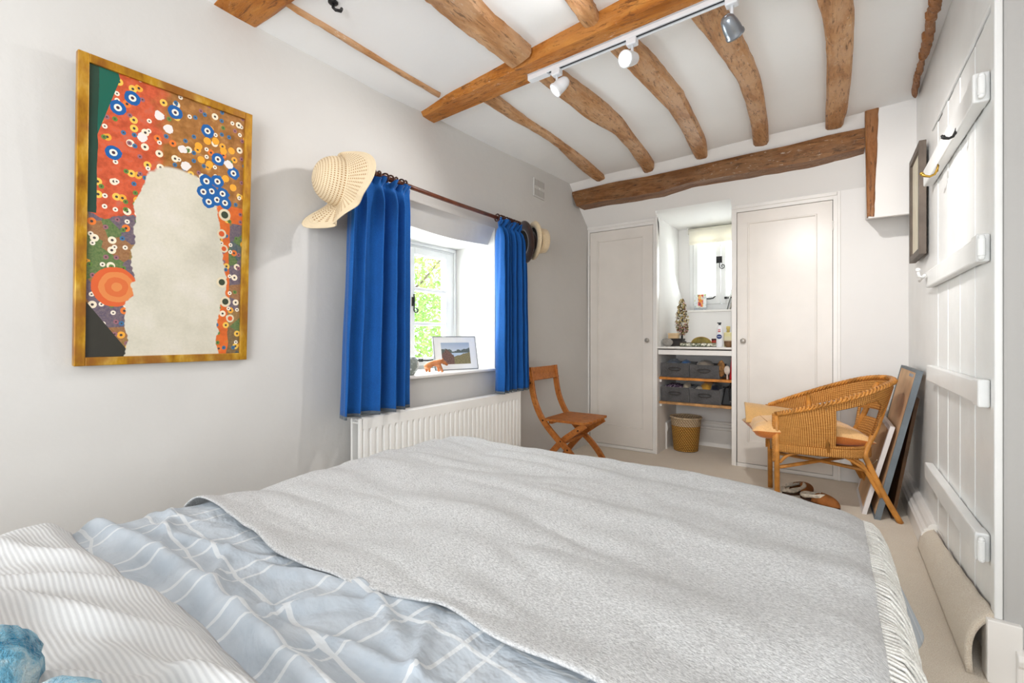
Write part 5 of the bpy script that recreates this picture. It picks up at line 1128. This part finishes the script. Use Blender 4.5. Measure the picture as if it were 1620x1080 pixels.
for (nm, c), b_ in zip(cls, bms): mk('beads', b_, simple(nm, c, .3, .05, metal=.3 if 'pearl' not in nm else 0), r_, smooth=True, kind='stuff', label=nm.replace('_', ' ')+' clusters')
# mirrored tray and leather purse
q0 = at_y(1076, 4.20); q1 = at_y(1138, 4.20); r_ = root('mirror_tray', (q0+q1)/2, 'long low mosaic mirror tray along the counter front', 'tray')
m_ = MB(); m_.box((q0.x, 4.19, ZC), (q1.x, 4.34, ZC+.006)); 
for y in (4.19, 4.336): m_.box((q0.x, y, ZC), (q1.x, y+.004, ZC+.005)); m_.box((q0.x, y, ZC+.030), (q1.x, y+.004, ZC+.035))
for x in (q0.x, q1.x-.004, lerp(q0.x, q1.x, .84)): m_.box((x, 4.19, ZC), (x+.004, 4.194, ZC+.035)); m_.box((x, 4.19, ZC+.03), (x+.004, 4.34, ZC+.035))
mk('frame', m_, simple('bronze_edge', (104, 92, 62), .4, metal=.5), r_)
t = NT('mosaic_mirror'); x = t.n('ShaderNodeTexVoronoi'); t.l(t.mapping(), x.inputs['Vector']); x.inputs['Scale'].default_value = 75; sc_ = t.n('ShaderNodeSeparateColor'); t.l(x.outputs['Color'], sc_.inputs[0]); t.col(t.ramp(sc_.outputs[0], [(0, (96, 104, 84)), (.3, (208, 204, 184)), (.6, (150, 150, 130)), (.8, (236, 232, 214))], 'CONSTANT')); t.set(.25, .5)
m_ = MB(); m_.box((q0.x+.003, 4.1915, ZC+.005), (q1.x-.003, 4.1935, ZC+.030)); mk('mosaic_side', m_, t.m, r_)
q = at_y(1110, 4.27); r_ = root('leather_purse', q+Z*.006, 'domed olive and tan leather purse standing in the mirror tray', 'purse')
pf = [(.085*cos(a), .078*sin(a)**.8 if sin(a) > 0 else 0) for a in [pi*i/20 for i in range(21)]]
m_ = MB(); m_.prism(pf, .035, frameM(q+Vector((0, .02, .006)), (1, 0, 0), (0, 0, 1), (0, -1, 0))); mk('body', m_, simple('olive_leather', (150, 132, 62), .4, .18, 18), r_, bevel=.006)
m_ = MB(); m_.tube([q+Vector((.086*cos(a), -.017, .006+.079*abs(sin(a))**.8)) for a in [pi*i/20 for i in range(21)]], .003, 6); mk('piping', m_, simple('tan_piping', (190, 150, 84), .5), r_)
m_ = MB(); m_.box(tuple(q+Vector((.008, -.022, .016))), tuple(q+Vector((.036, -.014, .036)))); mk('clasp', m_, M_steel, r_, bevel=.002)
q = at_y(1130, 4.40); r_ = root('red_tin', q, 'small red and dark patterned tin behind the purse', 'tin'); m_ = MB(); m_.lathe([(.022, 0), (.022, .052), (.020, .054)], 20, Matrix.Translation(q)); mk('body', m_, simple('red_tin_paint', (190, 70, 54), .4, .25, 60), r_, smooth=False)
m_ = MB(); m_.lathe([(.023, .054), (.023, .068), (.020, .070)], 20, Matrix.Translation(q)); m_.lathe([(.0228, .022), (.0228, .028)], 20, Matrix.Translation(q), cap=False); mk('lid', m_, simple('tin_dark', (76, 34, 34), .4), r_)
# lotion bottle
q = at_y(1138.5, 4.19); r_ = root('lotion_bottle', q, 'white lotion bottle with blue round emblem near the right end of the counter', 'bottle')
M_wp = simple('white_plastic', (242, 242, 244), .3, .01)
m_ = MB(); m_.lathe([(.02, 0), (.026, .004), (.0265, .05), (.0255, .11), (.022, .155), (.014, .178), (.011, .185)], 28, Matrix.Translation(q) @ Matrix.Diagonal((1, .7, 1, 1))); mk('body', m_, M_wp, r_, smooth=True)
m_ = MB(); m_.lathe([(.010, .185), (.010, .196), (.014, .198), (.014, .206), (.008, .208)], 16, Matrix.Translation(q)); m_.box(tuple(q+Vector((-.018, -.006, .198))), tuple(q+Vector((0, .006, .207)))); mk('pump', m_, simple('pump_dark', (54, 54, 60), .4), r_)
M_navy = simple('emblem_navy', (26, 52, 120), .4, .02)
m_ = MB(); m_.lathe([(.001, .0), (.021, 0), (.021, .0015), (.001, .0015)], 24, frameM(q+Vector((0, -.0195, .088)), (1, 0, 0), (0, 0, .9), (0, -1, 0))); em = mk('emblem', m_, M_navy, r_)
def textmesh(s_, size, M, mat, parent, name='lettering'):
    cu = bpy.data.curves.new('txt', 'FONT'); cu.body = s_; cu.size = size; cu.align_x = 'CENTER'; cu.align_y = 'CENTER'; cu.extrude = .0003
    to = bpy.data.objects.new('txt', cu); C.objects.link(to); dg = bpy.context.evaluated_depsgraph_get(); dg.update(); me = bpy.data.meshes.new_from_object(to.evaluated_get(dg)); bpy.data.objects.remove(to)
    loc = WL[parent.name]; me.transform(Matrix.Translation(-loc) @ M); me.materials.clear(); me.materials.append(mat); o = bpy.data.objects.new(name, me); C.objects.link(o); o.parent = parent; WL[o.name] = loc; return o
textmesh('NIVEA', .0115, frameM(q+Vector((0, -.0222, .088)), (1, 0, 0), (0, 0, 1), (0, -1, 0)), M_wp, r_)
m_ = MB(); m_.box(tuple(q+Vector((-.009, -.0172, .142))), tuple(q+Vector((.009, -.0158, .150)))); m_.box(tuple(q+Vector((-.010, -.0182, .126))), tuple(q+Vector((.010, -.0168, .138)))); mk('small_print', m_, simple('rose_print', (206, 110, 110), .5), r_)
q = at_y(1152, 4.30); r_ = root('yellow_bottle', q, 'pale yellow pump bottle behind the brown bowl', 'bottle'); m_ = MB(); m_.box(tuple(q+Vector((-.032, -.02, 0))), tuple(q+Vector((.032, .02, .125)))); mk('body', m_, simple('butter_plastic', (238, 226, 170), .35, .02), r_, bevel=.008)
m_ = MB(); m_.lathe([(.012, .125), (.012, .15), (.016, .152), (.016, .175), (.01, .177)], 14, Matrix.Translation(q)); mk('pump', m_, simple('amber_cap', (226, 200, 120), .4), r_, smooth=True); m_ = MB(); m_.box(tuple(q+Vector((-.026, -.0215, .03))), tuple(q+Vector((.026, -.0195, .09)))); mk('label_panel', m_, simple('cream_label', (242, 232, 196), .5), r_)
q = at_y(1153, 4.20); r_ = root('wooden_bowl', q, 'small brown wooden bowl at the right end of the counter', 'bowl'); m_ = MB(); m_.lathe([(.018, 0), (.03, .012), (.036, .035), (.037, .052), (.034, .052), (.032, .036), (.02, .014), (.001, .01)], 28, Matrix.Translation(q), cap=False); mk('body', m_, simple('walnut', (128, 96, 66), .5, .12), r_, smooth=True)
m_ = MB(); m_.tube([q+Vector((.0365*cos(i*pi/12), .0365*sin(i*pi/12), .053)) for i in range(24)], .003, 6, closed=True); mk('rim', m_, simple('cream_rim', (206, 184, 156), .5), r_)
# card and leaning booklets on the dormer sill
t = NT('bright_card_print'); v = t.mapping(src='UV'); x = t.n('ShaderNodeTexVoronoi'); t.l(v, x.inputs['Vector']); x.inputs['Scale'].default_value = 6; sc_ = t.n('ShaderNodeSeparateColor'); t.l(x.outputs['Color'], sc_.inputs[0]); sx = t.n('ShaderNodeSeparateXYZ'); t.l(v, sx.inputs[0])
bright = t.ramp(sc_.outputs[0], [(0, (232, 150, 60)), (.25, (222, 110, 92)), (.45, (120, 40, 96)), (.6, (240, 190, 120)), (.8, (236, 226, 210))], 'CONSTANT'); pale = t.ramp(sc_.outputs[1], [(0, (232, 236, 236)), (.4, (200, 210, 204)), (.6, (206, 216, 160)), (.8, (240, 240, 240))], 'CONSTANT')
dm = t.mth('LESS_THAN', t.mth('ABSOLUTE', t.mth('SUBTRACT', sx.outputs[0], .52)), .22); c = t.mix(t.mth('MULTIPLY', dm, t.mth('GREATER_THAN', sx.outputs[1], .2)), pale, bright); c = t.mix(t.mth('LESS_THAN', sx.outputs[1], .16), c, t.ramp(t.noise(v, 30, 2), [(.45, (130, 136, 146)), (.55, (220, 224, 226))])); t.col(c); t.set(.5)
q0 = at_y(1098, 4.90, ZW); q1 = at_y(1117, 4.90, ZW); r_ = root('greeting_card', (q0+q1)/2, 'colourful greeting card standing on the dormer window sill', 'card')
CM = frameM(q0, (1, 0, 0), Vector((0, .16, 1)).normalized(), Vector((0, -1, .16)).normalized()); cw = (q1-q0).x; m_ = MB(); m_.box((0, 0, -.002), (cw, .165, 0), CM); mk('board', m_, M_wp, r_); uvplane('front_print', CM @ Matrix.Translation((0, 0, .0008)), cw, .165, t.m, r_)
for k, (u0, lean, col_, lb) in enumerate(((1149, .05, (230, 232, 230), 'outer pale booklet leaning at the right end of the dormer sill'), (1154, .06, (206, 200, 186), 'inner beige booklet leaning at the right end of the dormer sill'))):
    q = at_y(u0, 4.91, ZW); m_ = MB(); m_.hexa([(q.x, 4.885, ZW), (q.x+.007, 4.885, ZW), (q.x+.007, 4.945, ZW), (q.x, 4.945, ZW), (q.x+lean, 4.885, ZW+.2), (q.x+lean+.007, 4.885, ZW+.2), (q.x+lean+.007, 4.945, ZW+.2), (q.x+lean, 4.945, ZW+.2)])
    mk('booklet', m_, simple('booklet_paper_%d' % k, col_, .6, .1, 60), label=lb, cat='booklet')

# ------------------------------------------------------------ things on the window sill
ZS = WZ0+.018
def photo_mat():
    t = NT('lake_photo'); v = t.mapping(src='UV'); sx = t.n('ShaderNodeSeparateXYZ'); t.l(v, sx.inputs[0]); U, V_ = sx.outputs[0], sx.outputs[1]; n = t.noise(v, 6, 5, .6); n2 = t.noise(v, 26, 4, .6)
    c = t.ramp(t.mth('ADD', V_, t.mth('MULTIPLY', n, .06)), [(.6, (206, 214, 224)), (1, (170, 186, 206))])
    hill = t.mth('LESS_THAN', V_, t.mth('ADD', .62, t.mth('ADD', t.mth('MULTIPLY', t.mth('SUBTRACT', n, .5), .35), t.mth('MULTIPLY', t.mth('ABSOLUTE', t.mth('SUBTRACT', U, .5)), .22)))); c = t.mix(hill, c, t.ramp(n2, [(.3, (70, 84, 84)), (.7, (118, 124, 116))]))
    lake = t.mth('MULTIPLY', t.mth('LESS_THAN', V_, .52), t.mth('GREATER_THAN', U, .3)); c = t.mix(lake, c, (186, 204, 222))
    fg = t.mth('LESS_THAN', V_, t.mth('ADD', .12, t.mth('ADD', t.mth('MULTIPLY', U, .36), t.mth('MULTIPLY', n, .15)))); c = t.mix(fg, c, t.ramp(n2, [(.35, (108, 100, 70)), (.55, (150, 138, 104)), (.7, (120, 128, 70))]))
    rk = t.mth('LESS_THAN', t.mth('ADD', t.mth('MULTIPLY', t.mth('ABSOLUTE', t.mth('SUBTRACT', U, .18)), 1.3), t.mth('MULTIPLY', n2, .3)), t.mth('SUBTRACT', .85, V_)); c = t.mix(t.mth('MULTIPLY', rk, t.mth('LESS_THAN', U, .42)), c, t.ramp(n2, [(.35, (84, 66, 62)), (.65, (140, 108, 98))]))
    t.col(c); t.set(.4, .4); return t.m
p0_ = on_x(689, 584, -2.10); p0_ = Vector((-2.12, 2.07, ZS)); 
def onsill(u, x): d = ray(u, HZ); q = E+d*(x/d.x); return Vector((q.x, q.y, ZS))
qa = onsill(689, -2.13); qb = onsill(757, -2.02); ex = (qb-qa).normalized(); nn_ = ex.cross(Z); 
if nn_.dot(R*0-F) < 0: nn_ = -nn_
ey = (Z-nn_*.22).normalized(); n3 = ex.cross(ey); PMs = frameM(qa, ex, ey, n3); ww = (qb-qa).length; hh = .228
if n3.dot(-F) < 0: print('photo frame facing away')
r_ = root('photo_frame', (qa+qb)/2, 'framed lake landscape photo propped on the window sill', 'photo frame'); fw = .004
m_ = MB()
for a_, b_ in (((0, 0), (fw, hh)), ((ww-fw, 0), (ww, hh)), ((0, 0), (ww, fw)), ((0, hh-fw), (ww, hh))): m_.box((a_[0], a_[1], -.012), (b_[0], b_[1], .003), PMs)
mk('frame', m_, simple('pewter', (130, 132, 134), .35, metal=.6), r_); uvplane('mount', PMs @ Matrix.Translation((fw, fw, 0)), ww-2*fw, hh-2*fw, simple('white_mount', (244, 243, 240), .5, .01), r_)
uvplane('photo', PMs @ Matrix.Translation((ww*.17, hh*.17, .001)), ww*.66, hh*.64, photo_mat(), r_)
m_ = MB(); m_.box((fw, fw, -.010), (ww-fw, hh-fw, -.002), PMs); mk('backing', m_, M_dark, r_)
# carved bear, walking, head lowered to the right
M_bear = simple('carved_wood', (196, 122, 72), .4, .14, 30, .4, 60)
q = onsill(687, -2.03); bx = (R*.75+F*.1).normalized(); by = Z.cross(bx); BMx = frameM(q, bx, by, Z) @ Matrix.Scale(1.3, 4)
be = root('carved_bear', q, 'carved orange-brown wooden bear with lowered head on the window sill', 'figurine')
def skin(name, verts, edges, radii, mat, parent, M):
    loc = WL[parent.name]; me = bpy.data.meshes.new(name); me.from_pydata([tuple((M @ Vector(p))-loc) for p in verts], edges, []); o = bpy.data.objects.new(name, me); C.objects.link(o); o.parent = parent; WL[o.name] = loc
    sk = o.modifiers.new('k', 'SKIN'); 
    for i, r in enumerate(radii): o.data.skin_vertices[0].data[i].radius = (r, r)
    o.data.skin_vertices[0].data[0].use_root = True; sb = o.modifiers.new('s', 'SUBSURF'); sb.levels = 2; sb.render_levels = 2; me.materials.append(mat); sk.use_smooth_shade = True; return o
V0 = [(-.030, 0, .036), (-.008, 0, .044), (.014, 0, .052), (.032, 0, .056), (.050, 0, .046), (.064, 0, .034), (-.046, 0, .030),
      (-.040, .013, .022), (-.034, .014, .002), (-.024, -.013, .022), (-.020, -.014, .002), (.018, .013, .028), (.022, .014, .002), (.030, -.013, .028), (.040, -.014, .002)]
skin('body', V0, [(0, 1), (1, 2), (2, 3), (3, 4), (4, 5), (0, 6), (0, 7), (7, 8), (0, 9), (9, 10), (2, 11), (11, 12), (2, 13), (13, 14)], [.020, .019, .019, .015, .012, .007, .013, .010, .008, .010, .008, .009, .008, .009, .008], M_bear, be, BMx)
for sg in (-1, 1): m_ = MB(); m_.ball(BMx @ Vector((.040, sg*.010, .063)), (.005, .005, .006), 10, 8); mk('ear', m_, M_bear, be, smooth=True)
q = onsill(650, -2.02); q = Vector((-2.02, q.y-.01, ZS)); t = NT('patterned_glass'); x = t.n('ShaderNodeTexVoronoi'); t.l(t.mapping(), x.inputs['Vector']); x.inputs['Scale'].default_value = 60; t.col(t.ramp(x.outputs['Distance'], [(.2, (226, 230, 226)), (.5, (150, 158, 150))])); t.set(.2, .5)
m_ = MB(); m_.lathe([(.02, 0), (.03, .004), (.045, .03), (.05, .06), (.045, .088), (.034, .105), (.030, .108), (.028, .10), (.038, .085), (.043, .06), (.038, .03), (.02, .012), (.001, .01)], 32, Matrix.Translation(q), cap=False); mk('glass_vase', m_, t.m, smooth=True, label='round mottled grey glass vase half hidden behind the left blue curtain', cat='vase')
